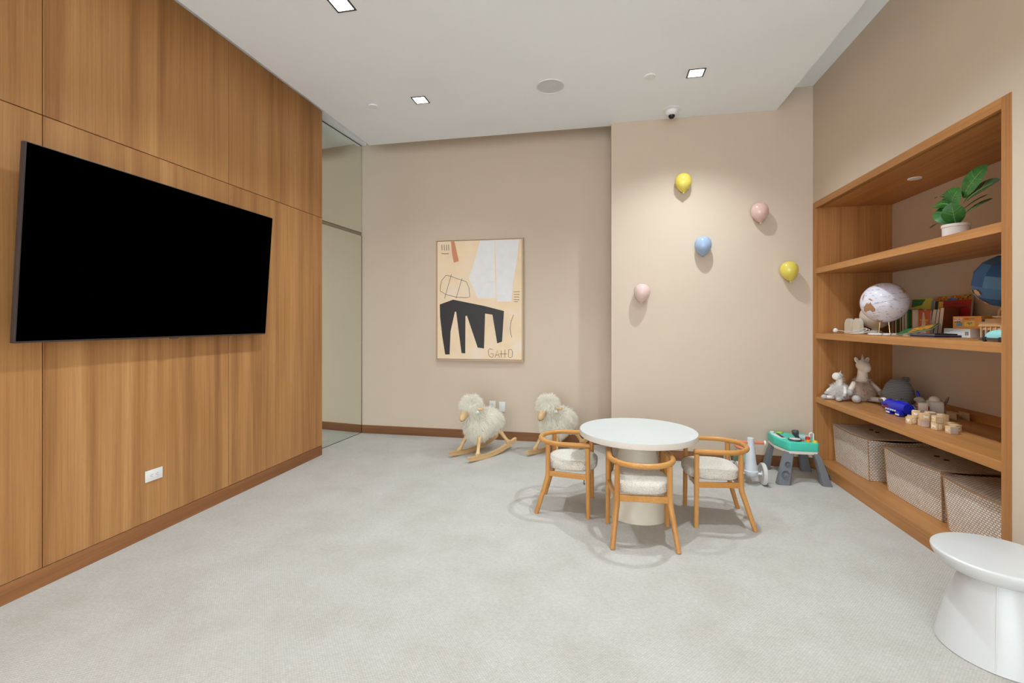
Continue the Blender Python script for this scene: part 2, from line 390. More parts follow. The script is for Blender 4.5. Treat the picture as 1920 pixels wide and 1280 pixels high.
b = bm_(); lathe(b, [(0, 0), (.088, 0), (.088, -.004), (.06, -.010), (0, -.010)], seg=40); obj('flange', b, M['white'], t)
b = bm_(); lathe(b, [(.056, -.008), (.055, -.030), (.048, -.044), (.034, -.052), (0, -.054)], seg=40); obj('dome', b, M['white'], t)
b = bm_(); lathe(b, [(.030, -.048), (.028, -.066), (.016, -.080), (0, -.084)], seg=28); obj('lens', b, M['black'], t)
b = bm_(); ball(b, (0, -.022, -.068), .006, 10); obj('lens_ring', b, M['bezel'], t)

# ------------------------------------------------------------------ television
t = thing('television', 'large black flat television tilted forward on the wood panelled wall', 'television', (0, 0, 0))
t.location = (-2.72, 1.685, 1.247); ti = math.atan2(.069, .951); t.rotation_euler = (0, ti, 0)
TW, TH = 1.654, .953
b = bm_(); box(b, -.030, -.002, 0, TW, 0, TH, .003, 2); obj('case', b, M['bezel'], t)
b = bm_(); box(b, -.0025, .0005, .007, TW - .005, .010, TH - .005); obj('screen', b, M['screen'], t, False)
b = bm_(); box(b, -.004, .0012, TW / 2 - .03, TW / 2 + .03, -.006, .003, .001, 1); obj('logo_bar', b, M['bezel'], t)
b = bm_(); box(b, -.062, -.030, TW / 2 - .3, TW / 2 + .3, .25, .7, .004, 1); obj('wall_mount', b, M['black'], t)

# ------------------------------------------------------------------ outlets
def outlet(name, label, loc, rz, horizontal=False, blank=False, rot=0):
    t = thing(name, label, 'outlet' if not blank else 'wall plate', loc, rz)
    if horizontal: t.rotation_euler = (R(90), 0, rz) 
    b = bm_(); box(b, -.035, .035, -.006, 0, -.057, .057, .0025, 2); obj('plate', b, M['white'], t)
    if not blank:
        b = bm_(); box(b, -.0168, .0168, -.0072, -.004, -.0335, .0335, .001, 1); obj('socket_insert', b, M['white'], t)
        for s in (-1, 1):
            for dx, hh in ((-.0065, .004), (.0065, .0032)):
                b = bm_(); box(b, dx - .0008, dx + .0008, -.0076, -.007, s * .019 + .002 - hh, s * .019 + .002 + hh); obj('slot', b, M['slot'], t, False)
            b = bm_(); box(b, -.002, .002, -.0076, -.007, s * .019 - .0095, s * .019 - .0055, .0009, 1); obj('slot', b, M['slot'], t, False)
    else:
        b = bm_(); ball(b, (0, -.006, .042), .002, 8); obj('screw', b, M['slot'], t)
    return t
outlet('outlet', 'white double outlet plate on back wall just behind the first sheep', (-1.247, Y1 - .0002, .384), 0)
outlet('wall_plate', 'white blank wall plate beside the outlet behind the first sheep', (-1.135, Y1 - .0002, .378), 0, blank=True)
o = outlet('outlet', 'white horizontal outlet plate low on the wood panelling', (XL + .0002, 2.4435, .381), R(90))
o.rotation_euler = Matrix(((0, -1, 0), (0, 0, 1), (-1, 0, 0))).to_euler() if False else (0, 0, 0)
o.matrix_world = Matrix.Translation((XL + .0002, 2.4435, .381)) @ Matrix(((0, -1, 0, 0), (0, 0, 1, 0), (-1, 0, 0, 0), (0, 0, 0, 1)))

# ------------------------------------------------------------------ bookcase
t = bk = thing('bookcase', 'built-in oak bookcase recessed into the right wall', 'bookcase', (0, 0, 0))
fx0, fx1 = XR - .004, XR + .022
b = bm_(); box(b, fx1, NX, 4.679, NY1 - .001, .096, NZ - .001); obj('side_panel', b, M['case_z'], t, False)
b = bm_(); box(b, fx1, NX, NY0 + .001, 2.665, .096, NZ - .001); obj('side_panel', b, M['case_z'], t, False)
b = bm_(); box(b, fx0, fx1, 4.679, NY1, 0, NZ, .001, 1); obj('stile', b, M['case_z'], t)
b = bm_(); box(b, fx0, fx1, NY0, 2.665, 0, NZ, .001, 1); obj('stile', b, M['case_z'], t)
b = bm_(); box(b, fx0, fx1, 2.665, 4.679, 2.384, NZ, .001, 1); obj('top_rail', b, M['case_y'], t)
b = bm_(); box(b, fx1 + .03, NX, 2.665, 4.679, 2.388, NZ - .001); obj('top_panel', b, M['case_y'], t, False)
b = bm_(); box(b, fx1 + .022, fx1 + .03, 2.665, 4.679, 2.381, 2.40); obj('light_channel', b, M['case_y'], t, False)
for z0, z1 in ((1.787, 1.837), (1.197, 1.247), (.618, .668)):
    b = bm_(); box(b, XR + .002, NX, 2.6655, 4.6785, z0, z1, .0012, 1); obj('shelf', b, M['case_y'], t)
b = bm_(); box(b, XR - .001, NX, 2.6655, 4.6785, .0, .096, .0012, 1); obj('plinth', b, M['case_y'], t)
b = bm_(); box(b, NX - .012, NX, 2.666, 4.678, .668, .735); obj('back_rail', b, M['case_y'], t, False)
disc('puck_light', 'round white puck light under the top of the bookcase', 'light', 2.211, 3.849, .042, 2.388, M['white'], .006)

# ------------------------------------------------------------------ painting
t = thing('framed_painting', 'abstract painting in thin wood frame hung on the back wall', 'painting', (-1.918, Y1, .904))
PW, PH, PD = 1.036, 1.396, .045
b = bm_(); fw = .011
for q in ((0, PW, 0, fw), (0, PW, PH - fw, PH), (0, fw, fw, PH - fw), (PW - fw, PW, fw, PH - fw)): box(b, q[0], q[1], -PD, -.001, q[2], q[3])
obj('frame', b, M['artframe'], t, False)
b = bm_(); box(b, .0, PW, -.006, -.002, 0, PH); box(b, fw, PW - fw, -.034, -.0335, fw, PH - fw); obj('shadow_gap', b, M['darkgap'], t, False)
cv0, cv1 = fw + .005, PW - fw - .005; cz0, cz1 = fw + .005, PH - fw - .005
b = bm_(); box(b, cv0, cv1, -.040, -.0345, cz0, cz1)
m = NT('painted_canvas'); v = m.coord(); nn = m.noise(v, 3.2, 4, .6)
m.col(m.ramp(nn, [(.3, srgb(230, 204, 176)), (.5, srgb(240, 212, 174)), (.7, srgb(238, 218, 198))])); m.bump(m.noise(v, 500, 2), .2, .001); m.b.inputs['Roughness'].default_value = .8
obj('canvas', b, m.m, t, False)
def cp(x, y):
    top = 110 - 25 * (x - 133) / 760; bot = 1150 + 8 * (x - 133) / 760
    return (cv0 + (cv1 - cv0) * (x - 133) / 760, cz1 - (cz1 - cz0) * (y - top) / (bot - top))
def cm(dep): return frame_m((0, -dep, 0), (1, 0, 0), (0, 0, 1))
def shape(name, pts, m, dep=.0400):
    b = bm_(); prism(b, [cp(*p) for p in pts], .0006, cm(dep)); obj(name, b, m, t, False)
shape('white_shape', [(525, 100), (652, 96), (662, 610), (505, 612), (422, 435), (470, 300)], M['artwhite'])
shape('white_shape', [(660, 95), (872, 88), (850, 280), (815, 480), (803, 640), (675, 640)], M['artwhite'])
shape('rust_shape', [(260, 108), (292, 107), (333, 283), (287, 296), (272, 225)], M['artrust'])
shape('black_shape', [(157, 668), (280, 625), (560, 680), (737, 725), (720, 997), (677, 1012), (635, 758), (570, 748), (560, 1058), (503, 1050), (407, 768), (393, 770), (391, 1102), (357, 1100), (308, 732), (297, 732), (257, 905), (248, 1112), (207, 1113), (180, 950), (160, 780)], M['artblack'])
shape('white_shape_line', [(525, 478), (655, 463), (655, 469)], M['canvas'], .0407)
def lines(name, ls, w=.0055):
    b = bm_()
    for l in ls: stroke(b, [cp(*p) for p in l], w, .0006, cm(.0402))
    obj(name, b, M['artblack'], t, False)
lines('tally_marks', [[(x, 137), (x + 2, 188)] for x in (177, 198, 219, 238)] + [[(172, 214), (205, 217), (242, 216)]], .006)
lines('drawn_loop', [[(215, 408), (262, 418), (330, 443), (400, 465), (425, 520), (432, 600), (400, 607), (310, 603), (215, 580), (160, 547), (164, 500), (175, 455), (215, 408)], [(265, 400), (232, 510), (202, 615)], [(362, 437), (330, 540), (308, 613)]], .0048)
lines('tick_marks', [[(820, 555), (876, 553)], [(824, 578), (872, 577)], [(824, 600), (870, 601)], [(820, 622), (872, 626)], [(824, 641), (858, 643)]], .0045)
lines('curved_mark', [[(820, 758), (798, 820), (790, 880), (796, 925), (806, 958)]], .005)
lines('lettering', [[(637, 1065), (610, 1060), (598, 1075), (602, 1115), (612, 1130), (628, 1138), (640, 1128), (641, 1105), (620, 1105)],
    [(657, 1138), (677, 1075), (697, 1138)], [(663, 1116), (690, 1113)], [(712, 1075), (713, 1138)], [(696, 1106), (762, 1105)], [(745, 1070), (745, 1138)],
    [(778, 1068), (800, 1064), (810, 1080), (808, 1130), (790, 1140), (775, 1128), (778, 1068)]], .005)

# ------------------------------------------------------------------ wall balloons
def balloon_meshes():
    key = [(0, .102), (.032, .096), (.056, .080), (.071, .055), (.0765, .026), (.074, -.002), (.065, -.026), (.050, -.047), (.032, -.065), (.015, -.078), (.007, -.083)]
    prof = []
    for q in range(len(key) - 1):
        p0, p1, p2, p3 = key[max(q - 1, 0)], key[q], key[q + 1], key[min(q + 2, len(key) - 1)]
        for k in range(3):
            u = k / 3; prof.append(tuple(max(0, .5 * (2 * b1 + (b2 - b0) * u + (2 * b0 - 5 * b1 + 4 * b2 - b3) * u * u + (3 * b1 - b0 - 3 * b2 + b3) * u ** 3)) if ax == 0 else .5 * (2 * b1 + (b2 - b0) * u + (2 * b0 - 5 * b1 + 4 * b2 - b3) * u * u + (3 * b1 - b0 - 3 * b2 + b3) * u ** 3) for ax, (b0, b1, b2, b3) in enumerate(zip(p0, p1, p2, p3))))
    prof.append(key[-1])
    b = bm_(); lathe(b, prof, seg=40, sy=.86); body = mesh_of('body', b, M['byellow'])
    b = bm_(); lathe(b, [(.005, -.080), (.007, -.084), (.0105, -.093), (.006, -.094), (0, -.090)], seg=16); knot = mesh_of('knot', b, M['byellow'])
    return body, knot
bb_, kk_ = balloon_meshes()
for x, z, tilt, mk, lab in ((.762, 2.678, 0, 'byellow', 'glossy yellow balloon, highest on the wall'), (1.445, 2.362, 4, 'bpink', 'glossy peach pink balloon on the right part of the wall'),
        (.942, 2.066, 0, 'bblue', 'glossy pale blue balloon in the middle of the wall'), (1.699, 1.812, 7, 'byellow', 'glossy yellow balloon nearest the bookcase'), (.374, 1.627, -3, 'bpink_pale', 'pale pink balloon, lowest and leftmost on the wall')):
    t = thing('wall_balloon', lab, 'balloon', (x * .988, Y2 - .066, z - .008), 0, 'ceramic balloons on the wall', rot=(0, R(-tilt), 0))
    for nm, me in (('body', bb_), ('knot', kk_)):
        o = bpy.data.objects.new(nm, me.copy()); o.data.materials[0] = M[mk]; COL.objects.link(o); o.parent = t

# ------------------------------------------------------------------ kids table
t = thing('round_table', 'low round white table with cream cone base, chairs around it', 'table', (.238, 3.395, 0))
b = bm_(); lathe(b, [(0, .545), (.400, .545), (.404, .548), (.404, .580), (.403, .5825)], seg=96); obj('table_edge', b, M['tableedge'], t)
b = bm_(); lathe(b, [(0, .5815), (.4025, .5815), (.4035, .583), (.402, .5855), (0, .5855)], seg=96); obj('tabletop', b, M['tabletop'], t)
b = bm_(); lathe(b, [(0, .001), (.220, .001), (.220, .006), (.207, .06), (.162, .27), (.116, .49), (.106, .5445), (0, .5445)], seg=72); obj('base', b, M['tablebase'], t)

# ------------------------------------------------------------------ chairs
def make_chair(label):
    t = thing('kids_chair', label, 'chair', group='curved back chairs around the round table')
    pts = [(.160, -.190, .497)]
    for k in range(29):
        a = -PI / 2 + PI * k / 28
        pts.append((-.03 - .185 * math.cos(a), .192 * math.sin(a), .497))
    pts.append((.160, .190, .497))
    b = bm_(); tube(b, pts, .0165, 16); bmesh.ops.bevel(b, geom=[e for e in b.edges if len(e.link_faces) == 2 and any(len(f.verts) > 4 for f in e.link_faces)], offset=.003, segments=1, affect='EDGES')
    obj('curved_rail', b, M['chair_x'], t)
    for s in (-1, 1):
        b = bm_(); tube(b, [(.142, s * .190, .482), (.143, s * .190, .30), (.146, s * .193, .001)], [.0165, .0165, .015], 16); obj('leg', b, M['chair'], t)
        p = [(-.139, s * .155, .484), (-.140, s * .155, .30), (-.141, s * .156, .262), (-.145, s * .158, .238), (-.152, s * .162, .215), (-.217, s * .190, .001)]
        b = bm_(); tube(b, p, [.0165, .0168, .0175, .0178, .017, .015], 16); obj('leg', b, M['chair'], t)
        b = bm_(); L_ = Vector((.143 + .139, s * .035, 0)).length; an = math.atan2(s * .035, .282)
        box(b, 0, L_, -.009, .009, .262, .297, .002, 1, Matrix.Translation((-.139, s * .155, 0)) @ Matrix.Rotation(an, 4, 'Z')); obj('seat_rail', b, M['chair_x'], t)
    b = bm_(); box(b, -.149, -.131, -.15, .15, .260, .299, .002, 1); obj('seat_rail', b, M['chair_x'], t)
    b = bm_(); box(b, .134, .152, -.188, .188, .262, .297, .002, 1); obj('seat_rail', b, M['chair_x'], t)
    # cushion: puffy superellipse
    b = bm_(); rings = []; N, K = 120, 22
    for j in range(1, K):
        ph = -PI / 2 + PI * j / K; rr = max(0, math.cos(ph)) ** .30; zz = .339 + .040 * math.copysign(abs(math.sin(ph)) ** .62, math.sin(ph))
        ring = []
        for i in range(N):
            a = 2 * PI * i / N; ca, sa = math.cos(a), math.sin(a); n = 2.9
            rad = (abs(ca) ** n + abs(sa) ** n) ** (-1 / n)
            x = .020 + .178 * rad * ca * rr; y = .177 * rad * sa * rr
            z = zz + .006 * (1 - rr) * (1 if ph > 0 else 0)
            p = Vector((x, y, z)); p += (p - Vector((.018, 0, .338))).normalized() * .0022 * noise.noise(p * 130)
            ring.append(b.verts.new(p))
        rings.append(ring)
    for Aq, Bq in zip(rings, rings[1:]):
        for i in range(N): b.faces.new((Aq[i], Aq[(i + 1) % N], Bq[(i + 1) % N], Bq[i]))
    b.faces.new(rings[0][::-1]); b.faces.new(rings[-1])
    obj('seat_cushion', b, M['boucle'], t, angle=80)
    b = bm_(); P = [(.128, -.10, .296), (.120, -.105, .27), (.112, -.11, .235), (.108, -.113, .215), (.115, -.12, .204), (.128, -.125, .212), (.132, -.125, .235), (.13, -.12, .296)]
    for i in range(len(P) - 1):
        p, q = Vector(P[i]), Vector(P[i + 1]); w = Vector((.003, .011, 0)); th = Vector((.0008, 0, .0008))
        vs = [b.verts.new(c) for c in (p - w, p + w, q + w, q - w)]; b.faces.new(vs)
        vs = [b.verts.new(c + th) for c in (p - w, p + w, q + w, q - w)]; b.faces.new(vs[::-1])
    obj('tie_strap', b, M['tablebase'], t)
    return t
c0 = make_chair('honey wood chair with cream boucle seat on the left side of the table'); c0.location = (-.238, 3.418, 0); c0.rotation_euler.z = R(-2.5)
dup(c0, (.742, 3.414, 0), R(181), 'honey wood chair with cream boucle seat on the right side of the table')
dup(c0, (.230, 3.040, 0), R(93.5), 'honey wood chair with cream boucle seat nearest the camera, back to the viewer')
dup(c0, (.242, 3.770, 0), R(-90), 'honey wood chair mostly hidden behind the table, only leg tops showing')

# ------------------------------------------------------------------ white stool
t = thing('side_table', 'round white pedestal stool table cut off at the right edge of the photo', 'side table', (1.594, 2.250, 0))
b = bm_(); lathe(b, [(0, .395), (.200, .395), (.207, .3935), (.2115, .389), (.2125, .383), (.210, .372), (.200, .352), (.182, .334), (.15, .324), (0, .322)], seg=96); obj('top', b, M['stool'], t)
b = bm_(); lathe(b, [(0, .001), (.198, .001), (.2, .004), (.198, .012), (.165, .16), (.124, .29), (.110, .323)], seg=96); obj('base', b, M['stool'], t)
b = bm_(); a = R(232)
tube(b, [(r * math.cos(a), r * math.sin(a), z) for r, z in ((.1985, .006), (.165, .16), (.124, .29), (.111, .321))], .0022, 8); obj('seam', b, M['stool'], t)

# ------------------------------------------------------------------ fur
def strands(blobs, count, length, width, droop, tmp_seed=1, skip=None, clump=.35, comb=(0, 0, 0)):
    """blobs: (centre, radii). hairs grow from the part of each blob that lies outside the others"""
    rnd = random.Random(tmp_seed); V, F = [], []
    areas = [(r[0] * r[1] + r[1] * r[2] + r[0] * r[2]) for c, r in blobs]; tot = sum(areas); cb = Vector(comb)
    for (c, r), a in zip(blobs, areas):
        c = Vector(c)
        for _ in range(int(count * a / tot)):
            u = Vector((rnd.gauss(0, 1), rnd.gauss(0, 1), rnd.gauss(0, 1))).normalized()
            p = c + Vector((u.x * r[0], u.y * r[1], u.z * r[2]))
            if any(c2 is not None and (((p - Vector(c2)).x / r2[0]) ** 2 + ((p - Vector(c2)).y / r2[1]) ** 2 + ((p - Vector(c2)).z / r2[2]) ** 2) < .93 for c2, r2 in blobs if (c2, r2) != (tuple(c), r) and Vector(c2) != c): continue
            if skip and skip(p): continue
            n = Vector((u.x / r[0], u.y / r[1], u.z / r[2])).normalized()
            cl = noise.noise_vector(p * 22) * clump * 2.2
            dd = (n + cl + cb + Vector((rnd.gauss(0, .22), rnd.gauss(0, .22), rnd.gauss(0, .22)))).normalized()
            Ln = length * rnd.uniform(.65, 1.2); side = dd.cross(Vector((rnd.gauss(0, 1), rnd.gauss(0, 1), rnd.gauss(0, 1)))).normalized()
            q = p - n * .004; q.z = max(q.z, .006); base = len(V)
            for k, wk in ((0, 1), (1, .9), (2, .6)):
                V.append(q - side * width * wk / 2); V.append(q + side * width * wk / 2)
                dd = (dd + Vector((0, 0, -droop)) + Vector((rnd.gauss(0, .05),) * 3)).normalized(); q = q + dd * Ln / 3; q.z = max(q.z, .004)
            V.append(q)
            F += [(base, base + 1, base + 3, base + 2), (base + 2, base + 3, base + 5, base + 4), (base + 4, base + 5, base + 6)]
    return V, F
def furmesh(name, blobs, m, parent, **k):
    V, F = strands(blobs, **k)
    b = bm_()
    for c, r in blobs: ball(b, c, [x * .985 for x in r], 32)
    n0 = len(b.verts); bv = [tuple(v.co) for v in b.verts]; b.verts.index_update(); bf = [tuple(v.index for v in f.verts) for f in b.faces]; b.free()
    me = bpy.data.meshes.new(name); me.from_pydata(bv + [tuple(v) for v in V], [], bf + [tuple(i + n0 for i in f) for f in F]); me.materials.append(m)
    me.polygons.foreach_set('use_smooth', [True] * len(me.polygons))
    o = bpy.data.objects.new(name, me); COL.objects.link(o); o.parent = parent; return o

# ------------------------------------------------------------------ rocking sheep
def make_sheep(label):
    t = thing('rocking_sheep', label, 'rocking toy', group='fleecy rocking sheep by the back wall')
    k = lambda x: .44 * (x - .10) ** 2
    for s in (-1, 1):
        b = bm_(); ys_ = (s * .135 - .014, s * .135 + .014); n = 22; lo, hi = [], []
        for i in range(n + 1):
            x = .325 - .675 * i / n; e = min(i, n - i); th = .042 if e > 0 else .030
            zb = .001 + k(x) + (.042 - th) * .5; lo.append((x, zb)); hi.append((x, zb + th))
        prism(b, lo + hi[::-1], .028, frame_m((0, ys_[1], 0), (1, 0, 0), (0, 0, 1)))
        obj('rocker', b, M['sheepwood'], t, angle=25)
        for x0, z0, x1 in ((.12, .235, .200), (-.15, .235, -.232)):
            y0 = s * .080; y1 = s * .135; zt = k(x1) + .042; f = Vector((x0, y0, z0)); g_ = Vector((x1, y1, zt + .012)); m1 = f.lerp(g_, .45)
            b = bm_(); tube(b, [f, m1, f.lerp(g_, .72), f.lerp(g_, .9), g_], [.024, .019, .0165, .018, .022], 14)
            obj('leg', b, M['sheepwood'], t)
            b = bm_(); box(b, x1 - .030, x1 + .026, y1 - .0155, y1 + .0155, zt - .004, zt + .030, .010, 3); obj('foot', b, M['sheepwood'], t)
    body = [((-.045, 0, .325), (.190, .120, .122)), ((.075, 0, .298), (.125, .118, .132)), ((.130, 0, .40), (.085, .080, .12))]
    furmesh('fleece', body, M['fleece'], t, count=14000, length=.060, width=.0050, droop=.34, tmp_seed=3, comb=(-.30, 0, -.25))
    head = [((.165, 0, .515), (.086, .084, .076))]
    furmesh('head_wool', head, M['fleece'], t, count=7000, length=.062, width=.0050, droop=.45, tmp_seed=5, comb=(.20, 0, .25), skip=lambda p: p.x > .215 and p.z < .478)
    b = bm_(); tube(b, [(.185, 0, .50), (.215, 0, .480), (.250, 0, .446), (.276, 0, .414), (.292, 0, .392), (.297, 0, .382)], [.042, .045, .041, .035, .029, .014], 20)
    for v in b.verts: v.co.y *= .84
    obj('face', b, M['sheepwood'], t, angle=60)
    for s in (-1, 1):
        b = bm_(); ball(b, (.300, s * .011, .396), .0038, 8); obj('nostril', b, M['slot'], t)
        b = bm_(); tube(b, [(.165, s * .05, .492), (.165, s * .115, .498), (.163, s * .165, .498), (.163, s * .170, .498)], [.012, .013, .0145, .010], 14); obj('handle', b, M['sheepwood'], t)
        b = bm_(); ball(b, (.182, s * .108, .466), (.010, .026, .014), 12); obj('ear', b, M['plushwhite'], t)
    b = bm_(); tube(b, [(.265, -.025, .392), (.290, -.014, .379), (.298, 0, .377), (.290, .014, .379), (.265, .025, .392)], .0022, 6); obj('mouth', b, M['slot'], t)
    return t
hd = math.atan2(-.85, -.52)
s0 = make_sheep('cream fleece rocking sheep with wooden face, farther from the table'); s0.location = (-1.207, 4.590, 0); s0.rotation_euler.z = hd
dup(s0, (-.46, 4.775, 0), hd, 'cream fleece rocking sheep partly behind the left chair')

# ------------------------------------------------------------------ activity table
t = thing('activity_table', 'teal toy music activity table with grey speaker legs by the bookcase', 'toy')
deck = [(1.487, 4.640), (1.478, 4.46), (1.52, 4.30), (1.535, 4.268), (1.755, 4.272), (1.775, 4.30), (1.79, 4.46), (1.785, 4.640)]
def slab(name, poly, z0, z1, m, bev, sc=1.0):
    cx_ = sum(p[0] for p in poly) / len(poly); cy_ = sum(p[1] for p in poly) / len(poly)
    b = bm_(); prism(b, [(cx_ + (x - cx_) * sc, cy_ + (y - cy_) * sc) for x, y in poly], z1 - z0, Matrix.Translation((0, 0, z0)))
    bmesh.ops.dissolve_limit(b, angle_limit=.01, verts=b.verts, edges=b.edges)
    bmesh.ops.bevel(b, geom=list(b.edges), offset=bev, segments=3, profile=.6, affect='EDGES'); return obj(name, b, m, t)
slab('deck', deck, .262, .338, M['teal'], .011); slab('under_tray', deck, .238, .264, M['cream'], .006, .98)
def legprism(x, y, dx, dy, wx=.038, wy=.024, name='leg'):
    # splayed tapering leg: top at (x,y,.255) foot at (x+dx,y+dy,0)
    b = bm_(); n = 7
    rings = []
    for i in range(n + 1):
        f = i / n; z = .25 * (1 - f) + .001; cx_ = x + dx * (f ** .8); cy_ = y + dy * (f ** .8); w = wx + .014 * f; dth = wy + .006 * f
        rings.append([b.verts.new((cx_ + sx * w, cy_ + sy * dth, z)) for sx, sy in ((-.8, -1), (.8, -1), (1, -.6), (1, .6), (.8, 1), (-.8, 1), (-1, .6), (-1, -.6))])
    for A_, B_ in zip(rings, rings[1:]):
        for i in range(8): b.faces.new((A_[i], A_[(i + 1) % 8], B_[(i + 1) % 8], B_[i]))
    b.faces.new(rings[0]); b.faces.new(rings[-1][::-1])
    return obj(name, b, M['toygrey'], t, angle=40)
for x, y, dx, dy, wx, wy in ((1.545, 4.300, -.078, -.085, .038, .024), (1.742, 4.308, .062, -.060, .024, .032), (1.512, 4.595, -.045, .040, .016, .034), (1.745, 4.60, .055, .030, .030, .022)):
    lg = legprism(x, y, dx, dy, wx, wy)
    if dy < 0:
        for f, r in (((.36, .024), (.68, .037)) if dx < 0 else ()):
            c = Vector((x + dx * f ** .8, y + dy * f ** .8 - (wy + .006 * f) - .001, .25 * (1 - f)))
            sl = math.atan2(dy, .25)
            T = Matrix.Translation(c) @ Matrix.Rotation(R(90) + sl * .9, 4, 'X')
            b = bm_(); lathe(b, [(r, -.004), (r, .004), (r * .92, .008), (r * .80, .006), (r * .72, -.001), (r * .66, -.001), (r * .60, .006), (r * .50, .001), (r * .3, -.001), (r * .25, .006), (0, .010)], seg=28, mat=T); o = obj('speaker_cone', b, M['toygrey'], lg)
        if dx > 0:
            for f, r in ((.45, .020), (.76, .030)):
                c = Vector((x + dx * f ** .8 + (wx + .014 * f) + .001, y + dy * f ** .8, .25 * (1 - f)))
                T = Matrix.Translation(c) @ Matrix.Rotation(R(90), 4, 'Y')
                b = bm_(); lathe(b, [(r, -.002), (r, .004), (r * .8, .005), (r * .6, .001), (r * .25, .005), (0, .008)], seg=24, mat=T); obj('speaker_cone', b, M['toydark'], lg)
zt = .3385
b = bm_(); box(b, 1.497, 1.540, 4.385, 4.55, zt - .001, zt + .006, .002, 1, Matrix.Translation((1.52, 4.46, 0)) @ Matrix.Rotation(R(10), 4, 'Z') @ Matrix.Translation((-1.52, -4.46, 0))); kb = obj('keyboard', b, M['white'], t)
for i in range(5):
    b = bm_(); box(b, 1.520, 1.545, 4.40 + i * .030, 4.414 + i * .030, zt + .006, zt + .012, .001, 1); obj('piano_key', b, M['toydark'], kb)
b = bm_(); lathe(b, [(.050, zt), (.052, zt + .006), (.050, zt + .013), (.046, zt + .014), (.043, zt + .0115), (0, zt + .0115)], (1.605, 4.345), 40); dj = obj('turntable', b, M['toydark'], t)
b = bm_(); lathe(b, [(.042, zt + .0115), (.042, zt + .014), (.012, zt + .0145), (.010, zt + .018), (0, zt + .018)], (1.605, 4.345), 32); obj('disc', b, M['cream'], dj)
b = bm_(); tube(b, [(1.655, 4.43, zt), (1.652, 4.428, zt + .02)], [.018, .016], 14); tube(b, [(1.652, 4.428, zt + .016), (1.642, 4.425, zt + .036), (1.634, 4.42, zt + .062), (1.633, 4.42, zt + .070)], [.014, .025, .028, .022], 18); obj('drum_shaker', b, M['toydark'], t)
b = bm_(); lathe(b, [(.045, zt), (.045, zt + .010), (.040, zt + .014), (0, zt + .014)], (1.722, 4.47), 32); obj('drum_pad', b, M['lightgrey'], t)
for nm, x, y, r, h, mk in (('button', 1.695, 4.307, .019, .016, 'orange'), ('button', 1.743, 4.300, .018, .014, 'yellow'), ('bead', 1.712, 4.365, .018, .030, 'red'), ('button', 1.66, 4.335, .014, .010, 'red'), ('button', 1.575, 4.60, .026, .012, 'lime'), ('button', 1.675, 4.59, .014, .014, 'orange'), ('button', 1.515, 4.615, .018, .010, 'cream')):
    b = bm_(); lathe(b, [(r, zt - .002), (r, zt + h * .6), (r * .85, zt + h), (0, zt + h * 1.02)], (x, y), 24); obj(nm, b, M[mk], t)
b = bm_(); P = [(1.744, 4.345 + .03, zt), (1.744, 4.375, zt + .045)] + [(1.744 - 0 * a, 4.358 + .017 * math.cos(a), zt + .05 + .014 * math.sin(a)) for a in (0, .6, 1.2, 1.8, 2.4, PI)] + [(1.744, 4.341, zt + .02), (1.744, 4.341, zt)]
P = [(1.728 + (p[1] - 4.375) * -.9, 4.37, p[2]) for p in P]
tube(b, P, .0055, 10); obj('handle_arch', b, M['white'], t)
b = bm_(); box(b, 1.4855, 1.4875, 4.50, 4.53, .295, .318); obj('sticker', b, M['orange'], t, False)

# ------------------------------------------------------------------ trike scooter
t = thing('ride_on_trike', 'pale grey toddler trike with terracotta handlebar between table and wall', 'trike', (1.207, 4.17, 0))
b = bm_(); tube(b, [(0, 0, .105), (0, 0, .13), (0, .005, .25), (0, .008, .315), (0, .008, .317), (0, .010, .378), (0, .010, .382)], [.052, .048, .036, .031, .028, .026, .022], 24); obj('steering_column', b, M['scooter'], t)
b = bm_(); lathe(b, [(0, .060), (.026, .062), (.046, .075), (.055, .095), (.057, .112), (.050, .118), (0, .118)], seg=32); obj('fork_hub', b, M['scooter'], t)
b = bm_(); tube(b, [(-.09, 0, .088), (.09, 0, .088)], .010, 12); obj('axle', b, M['white'], t)
def wheel(x, y, r, nm='wheel'):
    b = bm_(); T = Matrix.Translation((x, y, r + .001)) @ Matrix.Rotation(R(90), 4, 'Y')
    w = .016; lathe(b, [(0, -w * .7), (r * .6, -w * .7), (r * .75, -w), (r * .93, -w), (r, -w * .6), (r, w * .6), (r * .93, w), (r * .75, w), (r * .6, w * .7), (0, w * .7)], seg=40, mat=T)
    o = obj(nm, b, M['wheelgrey'], t)
    b = bm_(); lathe(b, [(r * .25, w * .6), (r * .22, w * .95), (0, w)], seg=20, mat=T); lathe(b, [(r * .25, -w * .6), (r * .22, -w * .95), (0, -w)], seg=20, mat=T); obj('hub_cap', b, M['scooter'], o)
wheel(.094, 0, .089); wheel(-.094, 0, .089); wheel(-.095, .36, .075); wheel(.05, .36, .075)
b = bm_(); tube(b, [(-.118, .012, .343), (-.10, .012, .343), (.10, .012, .343), (.105, .012, .343)], [.0125, .0135, .0135, .0125], 16); obj('handlebar', b, M['terracotta'], t)
for s in (-1, 1):
    b = bm_(); ball(b, (s * .112, .012, .343), (.010, .019, .019), 16); obj('grip_cap', b, M['white'], t)
b = bm_(); tube(b, [(-.01, .03, .15), (-.02, .12, .19), (-.03, .25, .20), (-.03, .36, .10)], [.028, .030, .030, .02], 16); obj('frame', b, M['sage'], t)
b = bm_(); ball(b, (-.030, .20, .262), (.045, .095, .022), 24); ball(b, (-.03, .27, .275), (.04, .03, .022), 20); obj('saddle', b, M['terracotta'], t)
b = bm_(); tube(b, [(-.03, .23, .19), (-.03, .23, .26)], .022, 14); obj('seat_post', b, M['scooter'], t)
b = bm_(); tube(b, [(-.095, .36, .077), (.05, .36, .077)], .009, 10); obj('axle', b, M['white'], t)

